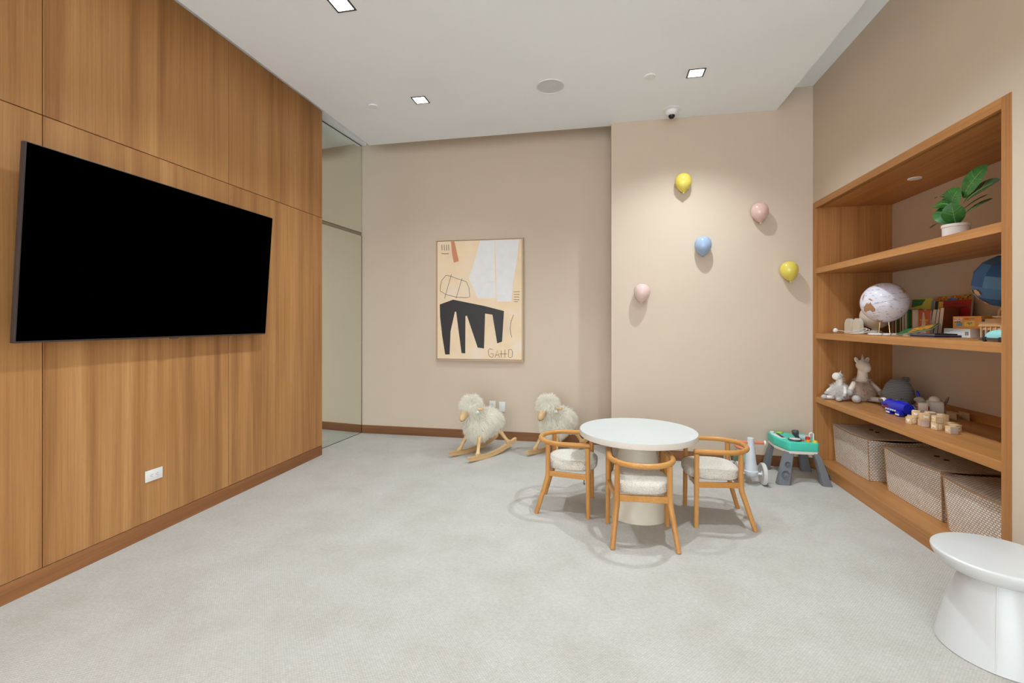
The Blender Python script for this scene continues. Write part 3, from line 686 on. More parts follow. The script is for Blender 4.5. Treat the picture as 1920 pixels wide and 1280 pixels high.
# ------------------------------------------------------------------ baskets
def basket(label, x0, y0, y1, xd, hgt, z, rz=0, twist=0, sag=.012):
    t = thing('storage_basket', label, 'basket', (0, 0, 0), 0, 'woven lidded baskets in the bottom bay')
    me = bpy.data.meshes.new('basket_body'); V, F, UV = [], [], []
    def corner(f, u):      # u in 0..4 perimeter, f 0..1 height; taper outwards to the top
        ex = .018 * f
        P = [(x0 - ex, y1 + ex), (x0 - ex, y0 - ex), (x0 + xd + ex, y0 - ex), (x0 + xd + ex, y1 + ex)]
        k = int(u) % 4; w = u - int(u); a, b_ = P[k], P[(k + 1) % 4]
        x = a[0] + (b_[0] - a[0]) * w; y = a[1] + (b_[1] - a[1]) * w
        bow = .010 * math.sin(PI * w)
        n_ = [(-1, 0), (0, -1), (1, 0), (0, 1)][k]
        return x + n_[0] * bow, y + n_[1] * bow, w
    NU, NV = 16, 8; lens = [y1 - y0, xd, y1 - y0, xd]; us = []; acc = 0
    for k in range(4):
        for i in range(NU): us.append((k + i / NU, acc + lens[k] * i / NU))
        acc += lens[k]
    us.append((4 - 1e-6, acc))
    for j in range(NV + 1):
        f = j / NV
        for u, d_ in us:
            x, y, w = corner(f, u); V.append((x, y, z + .001 + hgt * f - sag * f * math.sin(PI * w))); UV.append((d_, hgt * f))
    nu = len(us)
    for j in range(NV):
        for i in range(nu - 1): F.append((j * nu + i, j * nu + i + 1, (j + 1) * nu + i + 1, (j + 1) * nu + i))
    me.from_pydata(V, [], F); uv = me.uv_layers.new(name='UVMap')
    for lp in me.loops: uv.data[lp.index].uv = UV[lp.vertex_index]
    me.materials.append(M['weave']); me.polygons.foreach_set('use_smooth', [True] * len(me.polygons)); me.set_sharp_from_angle(angle=R(40))
    o = bpy.data.objects.new('basket_body', me); COL.objects.link(o); o.parent = t
    b = bm_(); box(b, x0 + .002, x0 + xd - .002, y0 + .002, y1 - .002, z + .0005, z + .004); obj('basket_bottom', b, M['weave_edge'], t)
    # lid grid following the sagging rim
    V, F, UV = [], [], []; n1, n2 = 16, 12; e = .024
    for j in range(n2 + 1):
        for i in range(n1 + 1):
            a, c = i / n1, j / n2; sg = sag * (math.sin(PI * a) * (1 - math.sin(PI * c) * .3) * .9)
            V.append((x0 - e + (xd + 2 * e) * c - .010 * math.sin(PI * a) * (1 - c), y0 - e + (y1 - y0 + 2 * e) * a, z + hgt + .007 - sg + .01 * math.sin(PI * c) * math.sin(PI * a))); UV.append(((y1 - y0) * a, xd * c))
    for j in range(n2):
        for i in range(n1): q = j * (n1 + 1) + i; F.append((q, q + 1, q + n1 + 2, q + n1 + 1))
    me = bpy.data.meshes.new('lid'); me.from_pydata(V, [], F); uv = me.uv_layers.new(name='UVMap')
    for lp in me.loops: uv.data[lp.index].uv = UV[lp.vertex_index]
    me.materials.append(M['weave']); me.polygons.foreach_set('use_smooth', [True] * len(me.polygons))
    lid = bpy.data.objects.new('lid', me); COL.objects.link(lid); lid.parent = t
    md = lid.modifiers.new('thick', 'SOLIDIFY'); md.thickness = .005; md.offset = 0
    edge = [V[i] for i in range(n1 + 1)] + [V[j * (n1 + 1) + n1] for j in range(1, n2 + 1)] + [V[n2 * (n1 + 1) + i] for i in range(n1 - 1, -1, -1)] + [V[j * (n1 + 1)] for j in range(n2 - 1, 0, -1)]
    b = bm_(); tube(b, edge, .0045, 8, True); obj('lid_rim', b, M['weave_edge'], lid)
    for dy in (-.045, .045):
        b = bm_(); yc = (y0 + y1) / 2 + dy; xc = x0 + xd * .42
        box(b, xc - .006, xc + .006, yc - .016, yc + .016, z + hgt - .004, z + hgt + .0165); box(b, xc - .014, xc + .014, yc - .006, yc + .006, z + hgt - .004, z + hgt + .0165); obj('lid_slot_shade', b, M['darkgap'], lid, False)  # solid dark boxes, their colour standing in for the shade inside the lid slots
    b = bm_(); box(b, x0 + xd * .40, x0 + xd * .66, y0 - .0225, y0 - .004, z + hgt * .80, z + hgt * .835); obj('hand_hole_shade', b, M['darkgap'], t, False)  # solid dark box painted as the shade in the hand hole
    for cx_, cy_ in ((x0, y1), (x0, y0)):
        sx = -1; sy = 1 if cy_ == y1 else -1
        b = bm_(); tube(b, [(cx_ - .001, cy_ + sy * .001, z + .004), (cx_ - .0185, cy_ + sy * .0185, z + hgt)], .004, 8); obj('corner_cane', b, M['weave_edge'], t)
    t.rotation_euler = (0, 0, 0)
    return t
basket('woven lidded basket at the far end of the bottom bay', 2.058, 4.125, 4.650, .40, .325, .096)
basket('woven lidded basket in the middle of the bottom bay', 2.085, 3.365, 3.925, .40, .315, .096)
basket('woven lidded basket at the near end of the bottom bay, behind the white stool table', 2.045, 2.70, 3.245, .40, .315, .096)

# ------------------------------------------------------------------ potted plant
t = thing('potted_plant', 'small fiddle leaf plant in white pot on the top shelf', 'plant', (2.16, 3.370, 1.838))
b = bm_(); lathe(b, [(0, 0), (.058, 0), (.064, .004), (.066, .10), (.070, .102), (.070, .118), (.064, .118), (.062, .108), (0, .106)], seg=40); obj('pot', b, M['pot'], t)
b = bm_(); lathe(b, [(.061, .104), (.04, .110), (0, .112)], seg=24); obj('soil', b, M['potsoil'], t)
b = bm_(); tube(b, [(0, 0, .10), (.004, 0, .17), (0, .004, .26)], .0055, 8); obj('stem', b, M['stem'], t)
def leaf(base, tip, wid, nrm_, mk='leaf', bend=.02):
    base, tip = Vector(base), Vector(tip); ax = tip - base; L = ax.length; ax.normalize(); n = Vector(nrm_); n = (n - ax * n.dot(ax)).normalized(); s = ax.cross(n)
    b = bm_(); rows = []; K = 12
    for i in range(K + 1):
        f = i / K; w = wid / 2 * (math.sin(PI * min(1, f * .93 + .05)) ** .7) * (.62 + .5 * f) if 0 < i < K else wid * .03
        c = base + ax * L * f + n * bend * math.sin(PI * f)
        rows.append([b.verts.new(c + s * w * k + n * abs(k) * w * .18) for k in (-1, -.5, 0, .5, 1)])
    for A_, B_ in zip(rows, rows[1:]):
        for k in range(4): b.faces.new((A_[k], A_[k + 1], B_[k + 1], B_[k]))
    o = obj('leaf', b, M[mk], t, angle=180)
    b = bm_(); P = [base + ax * L * i / 8 + n * (bend * math.sin(PI * i / 8) + .0012) for i in range(8)]; tube(b, P, [.0016] * 7 + [.0006], 5)
    for i in (2, 3, 4, 5):
        for k in (-1, 1):
            q = P[i]; w = wid * .36; tube(b, [q, q + s * w * .5 * k + ax * w * .35 + n * .001, q + s * w * k + ax * w * .8 + n * w * .10], .0008, 4)
    obj('vein', b, M['vein'], o)
VW = Vector((-.54, -.84, 0))   # towards the room
# offsets: right in the photo is -y, up is z
leaf((0, 0, .115), (-.02, .085, .255), .155, (-.7, -.6, .15), 'leaf', .02)
leaf((0, 0, .115), (-.06, -.055, .245), .125, (-.6, -.75, .25), 'leaf', .02)
leaf((0, .03, .235), (-.03, -.075, .330), .125, (-.6, -.7, .45), 'leaf', .015)
leaf((0, 0, .235), (-.03, .140, .275), .11, (-.6, -.6, .6), 'leaf', .015)
leaf((0, -.06, .27), (-.03, -.285, .400), .105, (-.6, -.7, .2), 'leaf', .02)
leaf((0, -.05, .225), (.0, -.33, .300), .105, (-.6, -.6, .5), 'leafdark', .02)
leaf((0, 0, .115), (.02, -.25, .215), .065, (-.5, -.5, .7), 'leafdark', .02)
leaf((0, 0, .26), (0, .185, .330), .050, (-.4, -.3, .8), 'leaf', .03)
leaf((0, .06, .21), (.02, .175, .242), .055, (-.5, -.5, .5), 'leafdark', .01)
leaf((0, 0, .110), (0, .235, .140), .040, (-.3, -.3, .9), 'leafdark', .03)
leaf((0, 0, .17), (.03, -.20, .250), .05, (-.5, -.3, .8), 'leafdark', .01)

# ------------------------------------------------------------------ shelf two: globe, lamp, books, boxes
Z2 = 1.2475
GC = Vector((2.115, 4.035, 1.497)); GR = .152
t = thing('desk_globe', 'white illustrated globe on round marble base', 'globe', tuple(GC))
b = bm_(); ball(b, (0, 0, 0), GR, 64); obj('globe_ball', b, M['globewhite'], t)
vw = (Vector((0, 0, 1.35)) - GC).normalized(); rt = Vector((0, 0, 1)).cross(vw).normalized(); up_ = vw.cross(rt)
def gdir(x, y):
    a, c = (x - 650) / 236, (512 - y) / 184; k = min(.995, math.hypot(a, c)); 
    if math.hypot(a, c) > .995: a, c = a / math.hypot(a, c) * .995, c / math.hypot(a, c) * .995
    return (rt * a + up_ * c + vw * math.sqrt(max(0, 1 - a * a - c * c))).normalized()
def patch(name, pts, m, k=1.004):
    D = [gdir(*p) for p in pts]; n = len(D); c = sum(D, Vector()).normalized(); b = bm_(); cv = b.verts.new(c * GR * k); prev = None
    for s in (.33, .66, 1.0):
        ring = [b.verts.new(c.lerp(d_, s).normalized() * GR * k) for d_ in D]
        for i in range(n):
            if prev is None: b.faces.new((cv, ring[i], ring[(i + 1) % n]))
            else: b.faces.new((prev[i], ring[i], ring[(i + 1) % n], prev[(i + 1) % n]))
        prev = ring
    return obj(name, b, m, t, angle=180)
patch('land', [(458, 560), (472, 535), (485, 515), (510, 520), (525, 505), (535, 530), (552, 545), (570, 570), (565, 592), (540, 597), (520, 580), (500, 588), (480, 602), (462, 588)], M['land'])
patch('land', [(500, 475), (520, 472), (548, 492), (522, 490)], M['land'])
patch('land', [(548, 672), (580, 662), (640, 672), (700, 690), (660, 700), (600, 698), (560, 690)], M['land'])
patch('land', [(730, 340), (790, 350), (840, 395), (872, 440), (860, 470), (820, 430), (770, 390)], M['land'])
patch('land', [(445, 470), (455, 440), (470, 425), (462, 460), (448, 500)], M['land'])
patch('land', [(500, 375), (540, 345), (575, 338), (540, 360)], M['land'])
rnd = random.Random(4); b = bm_()
for _ in range(110):
    a = rnd.uniform(0, 2 * PI); q = math.sqrt(rnd.uniform(0, .85)); x, y = 650 + 236 * q * math.cos(a), 512 - 184 * q * math.sin(a)
    d0, d1 = gdir(x, y), gdir(x + rnd.uniform(8, 26), y + rnd.uniform(-2, 4)); w = Vector((0, 0, .0008)); kk = GR * 1.003
    b.faces.new([b.verts.new(v_) for v_ in (d0 * kk - w, d1 * kk - w, d1 * kk + w, d0 * kk + w)])
obj('map_lettering', b, M['ink'], t)['kind'] = 'stuff'
b = bm_(); tilt_ = Matrix.Rotation(R(14), 3, vw); tube(b, [tilt_ @ Vector((GR * 1.001 * math.cos(2 * PI * i / 72), GR * 1.001 * math.sin(2 * PI * i / 72), .03 * 0)) for i in range(72)], .0007, 5, True); obj('equator_line', b, M['ink'], t)
zb = Z2 - GC.z
b = bm_(); lathe(b, [(0, zb), (.098, zb), (.103, zb + .004), (.103, zb + .011), (.098, zb + .015), (0, zb + .015)], seg=48)
mm = NT('marble'); v = mm.coord(); wv = mm.n('TexWave'); mm.l(v, wv.inputs[0]); wv.inputs['Scale'].default_value = 6; wv.inputs['Distortion'].default_value = 14; wv.inputs['Detail'].default_value = 4
mm.col(mm.ramp(wv.outputs[1], [(0, srgb(120, 120, 126)), (.12, srgb(228, 226, 226)), (1, srgb(240, 238, 238))])); mm.b.inputs['Roughness'].default_value = .15
obj('base', b, mm.m, t)
for dx in (-.022, .022):
    b = bm_(); tube(b, [(dx, -dx * 1.4, zb + .012), (dx * .8, -dx, -GR * .96)], .0032, 10); obj('post', b, M['brass'], t)
b = bm_(); ball(b, (0, 0, GR + .001), .004, 10); obj('finial', b, M['brass'], t)

t = thing('arch_lamp', 'cream ball lamp with twin arch base and white cord behind the globe', 'lamp', (2.13, 4.50, Z2))
for y0 in (-.060, .078):
    b = bm_(); P = [(-.057, 0), (.057, 0), (.057, .075)] + [(.057 * math.cos(a * PI / 14), .075 + .057 * math.sin(a * PI / 14)) for a in range(1, 14)] + [(-.057, .075)]
    prism(b, P, .03, frame_m((-.015 + .03, y0, 0), (0, 1, 0), (0, 0, 1)) if False else frame_m((-.015, y0, 0), (0, 1, 0), (0, 0, 1))); obj('arch', b, M['ivory'], t, angle=30)
b = bm_(); ball(b, (.135, -.055, .150), (.112, .112, .108), 36); obj('ball_shade', b, M['ivory'], t)
b = bm_(); lathe(b, [(.05, 0), (.05, .02), (.03, .03), (.028, .06), (0, .06)], (.135, -.055), 24); obj('lamp_foot', b, M['ivory'], t)
P = [(-.10, .085, .026), (-.09, .03, .024), (-.075, -.06, .018), (-.05, -.15, .03), (-.02, -.21, .05), (-.04, -.27, .035), (-.09, -.25, .01), (-.11, -.18, .006), (-.08, -.14, .006), (-.05, -.22, .012), (0, -.30, .03)]
b = bm_()
def smoothp(P, n=6):
    P = [Vector(p) for p in P]; o = []
    for i in range(len(P) - 1):
        p0, p1, p2, p3 = P[max(i - 1, 0)], P[i], P[i + 1], P[min(i + 2, len(P) - 1)]
        for k in range(n):
            s = k / n; o.append(.5 * ((2 * p1) + (p2 - p0) * s + (2 * p0 - 5 * p1 + 4 * p2 - p3) * s * s + (3 * p1 - p0 - 3 * p2 + p3) * s ** 3))
    return o + [P[-1]]
tube(b, smoothp(P), .0026, 8); tube(b, smoothp([(p[0] + .02, p[1] * .95 - .01, p[2] * .8 + .002) for p in P[2:]]), .0026, 8); obj('cord', b, M['white'], t)
b = bm_(); ball(b, (-.10, .105, .024), (.018, .022, .022), 20); obj('plug', b, M['white'], t)

def book(label, x, y, z, th, hh, dp, cover, rz=0, lean=0, group='books on the middle shelf', faceout=False, deco=None, name='book', roll=0):
    """spine faces local -x, thickness along y, height z, depth x."""
    t = thing(name, label, 'book', (x, y, z), 0, group, rot=(lean, roll, rz))
    c = .0015
    b = bm_(); box(b, .0, c, 0, th, 0, hh); obj('spine', b, M[cover], t, False)
    b = bm_(); box(b, 0, dp, 0, c, 0, hh); box(b, 0, dp, th - c, th, 0, hh); obj('cover', b, M[cover], t, False)
    b = bm_(); box(b, c, dp - .003, c, th - c, .002, hh - .003); obj('pages', b, M['paper'], t, False)
    return t
# spine row to the right of the globe
yy = 4.335; k = 0
SP = [('bookbrown', .018, .165, 'brown'), ('bookgrey', .014, .17, 'grey'), ('bookorange', .012, .172, 'orange'), ('booknavy', .016, .165, 'navy'), ('bookyellow', .013, .175, 'yellow'), ('bookgreen', .015, .18, 'dark green'),
      ('bookblack', .017, .178, 'black'), ('bookbrown', .013, .186, 'thin brown'), ('bookyellow', .010, .182, 'thin yellow'), ('bookblack', .014, .19, 'black'), ('paper', .018, .197, 'cream'), ('bookgrey', .015, .20, 'grey'), ('paper', .020, .188, 'tan'), ('bookgreen', .018, .195, 'green')]
for i, (cv, th, hh, cn) in enumerate(SP):
    yy -= th + .0012
    pos = 'leftmost' if i < 1 else ('left part' if i < 5 else ('middle' if i < 9 else 'right part'))
    book('%s spined upright paperback, number %s from the globe side of the row' % (cn, ('one two three four five six seven eight nine ten eleven twelve thirteen fourteen'.split())[i]), 2.315, yy, Z2, th, hh, .13, cv)
# leaning paperbacks, fore edges to the room
for i, (y, th, hh, ln, cv, lab) in enumerate(((4.035, .050, .187, 0, 'bookorange', 'thick paperback with pale page edge beside the green one'), (3.920, .020, .186, -4, 'bookorange', 'orange covered paperback showing its front cover between page blocks'),
        (3.855, .030, .188, -10, 'booknavy', 'leaning navy paperback, page edge forward'), (3.808, .026, .188, -9, 'booknavy', 'leaning paperback, second from the right end of the page blocks'), (3.765, .028, .196, -6, 'bookbrown', 'leaning paperback at the right end of the page blocks'))):
    t_ = thing('book', lab, 'book', (2.300, y, Z2 + .007), 0, 'books on the middle shelf', rot=(R(ln * -1), 0, R(18)))
    b = bm_(); box(b, .0, .125, 0, .0015, 0, hh); box(b, 0, .125, -th, -th + .0015, 0, hh); box(b, .1235, .125, -th, 0, 0, hh); obj('cover', b, M[cv], t_, False)
    b = bm_(); box(b, .003, .122, -th + .0015, -.0005, .002, hh - .002); obj('pages', b, M['paper'], t_, False)
# face-out paperback in front of the page blocks
def board(name, label, x, y0, y1, z0, z1, th, m, lean=0, group='books on the middle shelf', rz=0, cat='book'):
    """front cover faces -x; origin at left bottom (high y)"""
    t = thing(name, label, cat, (x, y1, z0), 0, group, rot=(0, lean, rz))
    w, h = y1 - y0, z1 - z0
    b = bm_(); box(b, 0, .0018, -w, 0, 0, h); obj('cover', b, m, t, False)
    b = bm_(); box(b, .0019, th, -w + .002, -.002, .001, h - .002); obj('pages', b, M['paper'], t, False)
    return t, w, h
FM = lambda y, z, dx=0: frame_m((-.0004 - dx, y, z), (0, -1, 0), (0, 0, 1))
t, w, h = board('book', 'face-out orange paperback with gold title among the page blocks', 2.292, 3.83, 3.955, Z2, Z2 + .185, .008, M['bookorange'], R(2))
b = bm_(); prism(b, [(.02, .0), (.09, .0), (.075, .10), (.06, .17), (.045, .17), (.04, .09)], .0004, FM(0, 0)); obj('cover_art', b, M['paper'], t, False)
text('lettering', 'MUSTANG\nRIVERS', .019, M['bookgold'], t, FM(-w / 2, h * .56, .0008)); 
t, w, h = board('picture_book', 'yellow and green picture book behind the spines, right of the globe', 2.468, 4.125, 4.36, Z2, Z2 + .288, .012, M['bookyellow'], R(4))
b = bm_(); prism(b, [(0, .22), (.12, .235), (.16, .28), (0, .285)], .0004, FM(0, 0)); prism(b, [(.05, .13), (.2, .14), (.16, .20), (.1, .21)], .0004, FM(0, 0)); obj('cover_art', b, M['bookgreen'], t, False)
t, w, h = board('picture_book', 'thin grey blue picture book beside the autumn picture board', 2.460, 4.09, 4.118, Z2, Z2 + .265, .02, M['bookgrey'], R(4))
t, w, h = board('picture_board', 'tall autumn leaf picture board with blue sky, against the back', 2.472, 3.745, 4.09, Z2, Z2 + .292, .018, M['autumn'], R(4))
b = bm_(); prism(b, [(.09, .225), (.24, .225), (.235, .25), (.19, .276), (.14, .276), (.10, .255)], .0004, FM(0, 0)); obj('sky_print', b, M['skyprint'], t, False)
b = bm_(); prism(b, [(.02, 0), (.08, 0), (.08, .24), (.05, .25), (.035, .22), (.02, .2)], .0004, FM(0, 0)); obj('dark_print', b, M['bookblack'], t, False)
t, w, h = board('book', 'black book with yellow cover panel beside the red book', 2.448, 3.925, 4.055, Z2, Z2 + .258, .012, M['bookblack'], R(4))
b = bm_(); prism(b, [(.035, .10), (.092, .10), (.092, .254), (.035, .254)], .0004, FM(0, 0)); obj('yellow_panel', b, M['bookgold'], t, False)
text('lettering', 'Cu', .03, M['ink'], t, FM(-.07, .198, .0006), shear=.4)
t, w, h = board('picture_book', 'large red picture book with a figure on the cover', 2.438, 3.692, 3.955, Z2, Z2 + .256, .012, M['bookred'], R(4))
text('lettering', 'Ruth Bader Ginsburg', .0235, M['ink'], t, FM(-w / 2 - .005, h - .052, .0004), shear=.4)
text('lettering', 'THE STORY OF', .010, M['ink'], t, FM(-w / 2, h - .022, .0004))
b = bm_(); prism(b, [(.13 + .050 * math.cos(a * PI / 10), .125 + .040 * math.sin(a * PI / 10)) for a in range(0, 11)], .0004, FM(0, 0)); prism(b, [(.13 + .03 * math.cos(a * PI / 8) - .005, .168 + .020 * math.sin(a * PI / 8)) for a in range(0, 16)], .0004, FM(0, 0)); obj('cover_hair', b, M['hair'], t, False)
b = bm_(); prism(b, [(.13 + .038 * math.cos(a * PI / 8), .112 + .032 * math.sin(a * PI / 8)) for a in range(0, 16)], .0004, FM(0, 0, .0005)); obj('cover_face', b, M['skin'], t, False)
# green-covered book lying tilted on the others
t = thing('book', 'green covered book lying propped at a slant before the spine row', 'book', (2.20, 3.795, Z2 + .040), 0, 'books on the middle shelf')
L_ = Vector((.42, -.87, .20)).normalized(); N_ = Vector((-.24, -.30, .92)); N_ = (N_ - L_ * N_.dot(L_)).normalized(); Wd = L_.cross(N_)
t.rotation_euler = Matrix((( -Wd.x, -L_.x, N_.x), (-Wd.y, -L_.y, N_.y), (-Wd.z, -L_.z, N_.z))).to_euler()
b = bm_(); box(b, -.05, .055, -.115, .115, .0095, .012); box(b, -.05, .055, -.115, .115, 0, .002); obj('cover', b, M['bookgreen'], t, False)
b = bm_(); box(b, -.048, .053, -.113, .113, .002, .0095); obj('pages', b, M['paper'], t, False)
b = bm_(); box(b, -.045, .05, -.10, .04, .0121, .0125); obj('cover_art', b, M['autumn'], t, False)
t = thing('book', 'pink edged book lying flat beside the globe base', 'book', (2.20, 3.87, Z2), R(-6), 'books lying flat on the middle shelf')
b = bm_(); box(b, -.07, .07, -.11, .11, 0, .002); box(b, -.07, .07, -.11, .11, .011, .013); obj('cover', b, M['bpink'], t, False)
b = bm_(); box(b, -.067, .067, -.108, .108, .002, .011); obj('pages', b, M['paper'], t, False)
t = thing('tablet_case', 'dark grey flat case lying before the page blocks, lower of two', 'case', (2.20, 3.635, Z2), R(3), 'flat cases before the page blocks')
b = bm_(); box(b, -.07, .09, -.11, .12, 0, .012, .004, 2); obj('case', b, M['booknavy'], t); b = bm_(); box(b, -.071, .091, -.111, .121, .0125, .0150, .001, 1); obj('lid', b, M['bookgrey'], t)
t = thing('tablet_case', 'dark case with silver edge lying on the lower flat case', 'case', (2.205, 3.63, Z2 + .0155), R(-2), 'flat cases before the page blocks')
b = bm_(); box(b, -.06, .07, -.10, .09, 0, .008, .002, 1); obj('case', b, M['bookblack'], t); b = bm_(); box(b, -.061, -.058, -.101, .091, .002, .006); obj('silver_edge', b, M['steel'], t)

def carton(name, label, x, y0, y1, z, dx, h, m, rz=0):
    t = thing(name, label, 'box', (x, y1, z), rz); w = y1 - y0
    b = bm_(); box(b, 0, dx, -w, 0, 0, h, .001, 1); obj('carton', b, m, t); return t, w, h
t, w, h = carton('white_box', 'long white cardboard box with barcode lying on the middle shelf', 2.300, 3.455, 3.700, Z2, .16, .058, M['white'], R(-2))
b = bm_()
for i, wd in enumerate((.002, .001, .003, .001, .002, .001, .002, .003, .001, .002)): prism(b, [(.200 + i * .0034, .014), (.200 + i * .0034 + wd * .7, .014), (.200 + i * .0034 + wd * .7, .038), (.200 + i * .0034, .038)], .0003, FM(0, 0, -.0001))
obj('barcode', b, M['ink'], t, False)
for i, (z_, l_) in enumerate(((.044, .085), (.034, .05), (.024, .02))):
    b = bm_(); prism(b, [(.008, z_), (.008 + l_, z_), (.008 + l_, z_ + .0025), (.008, z_ + .0025)], .0003, FM(0, 0, -.0001)); obj('printed_line', b, M['bookgrey'], t, False)
b = bm_(); box(b, .05, .10, -w - .0005, -w, .008, .050); obj('printed_picture', b, M['skyprint'], t, False)
t, w, h = carton('game_box', 'orange word game box lying on top of the white box', 2.315, 3.400, 3.640, Z2 + .0585, .15, .080, M['signorange'], R(0))
b = bm_(); prism(b, [(.010, .046), (.085, .050), (.087, .072), (.012, .070)], .0003, FM(0, 0, -.0001)); obj('title_patch', b, M['white'], t, False)
text('lettering', 'WORD', .024, M['signred'], t, FM(-.048, .0595, .0004))
b = bm_(); prism(b, [(.030, .014), (.082, .016), (.086, .036), (.034, .036)], .0003, FM(0, 0, -.0001)); obj('blue_patch', b, M['signblue'], t, False)
text('lettering', 'for WORD', .012, M['ink'], t, FM(-.045, .042, .0004))
b = bm_(); prism(b, [(.100, .012), (.188, .016), (.188, .052), (.100, .044)], .0003, FM(0, 0, -.0001)); obj('yellow_patch', b, M['signyellow'], t, False)
text('lettering', 'WORD', .013, M['signred'], t, FM(-.120, .062, .0004)); text('lettering', 'for WORD', .010, M['signblue'], t, FM(-.165, .064, .0004)); text('lettering', 'reading with\nease', .009, M['ink'], t, FM(-.144, .032, .0005))
# classical building model
t = thing('building_model', 'small tan model of a columned building beside the white box', 'model', (2.255, 3.325, Z2)); t.scale = (.38, 1, 1)
b = bm_(); box(b, -.005, .14, -.30, .005, 0, .008); box(b, .012, .13, -.29, -.004, .008, .074); obj('walls', b, M['model'], t, False)
b = bm_(); box(b, -.008, .14, -.30, .010, .074, .080); box(b, -.003, .135, -.297, .004, .080, .098); box(b, -.010, .14, -.30, .014, .098, .102); obj('cornice', b, M['model'], t, False)
for i in range(8):
    b = bm_(); tube(b, [(.004, -.008 - i * .036, .008), (.004, -.008 - i * .036, .074)], .006, 10); obj('column', b, M['model'], t)
    b = bm_(); P = [(-.010, 0), (.010, 0), (.010, .035)] + [(.010 * math.cos(a * PI / 6), .035 + .010 * math.sin(a * PI / 6)) for a in range(1, 6)] + [(-.010, .035)]
    prism(b, P, .0004, frame_m((.0118, -.026 - i * .036, .010), (0, -1, 0), (0, 0, 1))); obj('arch_opening', b, M['modeldark'], t, False)
b = bm_(); box(b, .01, .12, -.28, -.01, .102, .120); obj('roof_block', b, M['model'], t, False)
b = bm_(); box(b, .0085, .0098, -.035, -.012, .103, .119); obj('crest_panel', b, M['booknavy'], t, False)
t = thing('model_plate', 'round tan disc with dark marking on top of the building model', 'disc', (2.31, 3.14, Z2 + .1205))
b = bm_(); lathe(b, [(0, 0), (.075, 0), (.098, .010), (.098, .013), (.07, .007), (0, .006)], seg=36); obj('disc', b, M['paper'], t)
b = bm_(); lathe(b, [(0, .0062), (.06, .0068), (.06, .0075), (0, .0075)], seg=24); obj('dark_centre', b, M['bookbrown'], t)
t = thing('toy_car', 'aqua domed toy with black base at the near end of the shelf', 'toy', (1.985, 2.795, Z2))
b = bm_(); ball(b, (0, 0, .022), (.034, .085, .040), 24); bmesh.ops.bisect_plane(b, geom=b.verts[:] + b.edges[:] + b.faces[:], plane_co=(0, 0, .020), plane_no=(0, 0, -1), clear_outer=True); 
bmesh.ops.holes_fill(b, edges=b.edges); obj('shell', b, M['aqua'], t)
b = bm_(); box(b, -.036, .036, -.088, .088, .005, .021, .005, 2); obj('base', b, M['toydark'], t)
for y in (-.05, .05):
    for x in (-.033, .033):
        b = bm_(); lathe(b, [(0, -.005), (.012, -.005), (.012, .005), (0, .005)], seg=20, mat=Matrix.Translation((x, y, .0125)) @ Matrix.Rotation(R(90), 4, 'Y')); obj('wheel', b, M['black'], t)
# blue faceted globe
t = thing('faceted_globe', 'blue faceted card globe on tan stand, half hidden by the near stile', 'globe', (2.30, 3.235, 1.590))
b = bm_(); lathe(b, [(0, -.158)] + [(.158 * math.sin(R(a)), -.158 * math.cos(R(a))) for a in (26, 52, 78, 104, 130, 156)] + [(0, .158)], seg=11, mat=Matrix.Rotation(R(14), 4, 'X'))
bmesh.ops.recalc_face_normals(b, faces=b.faces); rnd = random.Random(9)
for f in b.faces: f.material_index = rnd.randrange(5)
obj('facets', b, BL, t, False)
rnd = random.Random(2); b = bm_()
for cxyz in ((-.7, .45, -.55), (-.5, .2, -.83), (-.62, .66, -.35), (-.85, .1, -.4)):
    c = Vector(cxyz).normalized() * .155; T = frame_m(c, c.orthogonal(), c.cross(c.orthogonal()))
    prism(b, [((.016 + .012 * rnd.random()) * math.cos(a), (.010 + .012 * rnd.random()) * math.sin(a)) for a in (0, 1, 2, 3, 4, 5)], .003, T)
obj('land_piece', b, M['model'], t, False)
b = bm_(); tube(b, [(0, .0, -.200 - .1335 + .002), (0, 0, -.30), (0, .05, -.22), (0, .04, -.17), (0, 0, -.152)], [.02, .014, .012, .014, .02], 12); obj('stand', b, M['model'], t)
b = bm_(); lathe(b, [(0, -.3425), (.045, -.3425), (.045, -.334), (.03, -.325), (0, -.325)], seg=28); obj('stand_base', b, M['model'], t)
t.location = (2.350, 3.262, 1.592)

# ------------------------------------------------------------------ shelf three
Z3 = .6685
t = thing('plush_bird', 'small white long-necked plush toy sitting at the far end of the shelf', 'plush toy', (2.025, 4.520, Z3), R(-150))
# local +x faces the room
furmesh('fur_body', [((0, 0, .075), (.058, .060, .062))], M['plushfur_w'], t, count=2200, length=.042, width=.003, droop=.35, tmp_seed=8)
b = bm_(); tube(b, [(0, 0, .11), (.004, 0, .15), (.002, .0, .185), (.004, 0, .205)], [.030, .025, .024, .024], 18); obj('neck', b, M['plushwhite'], t)
b = bm_(); tube(b, [(-.012, 0, .215), (.012, 0, .210), (.040, 0, .206), (.056, 0, .203), (.062, 0, .202)], [.020, .030, .033, .026, .010], 20); obj('head', b, M['plushwhite'], t)
b = bm_(); lathe(b, [(.007, 0), (.004, .014), (0, .026)], seg=10, mat=Matrix.Translation((-.008, 0, .232)) @ Matrix.Rotation(R(-20), 4, 'Y')); obj('horn', b, M['plushgrey'], t)
furmesh('mane', [((-.022, 0, .18), (.012, .012, .04))], M['plushfur_p'], t, count=160, length=.035, width=.002, droop=.2, tmp_seed=11, comb=(-.8, 0, 0))
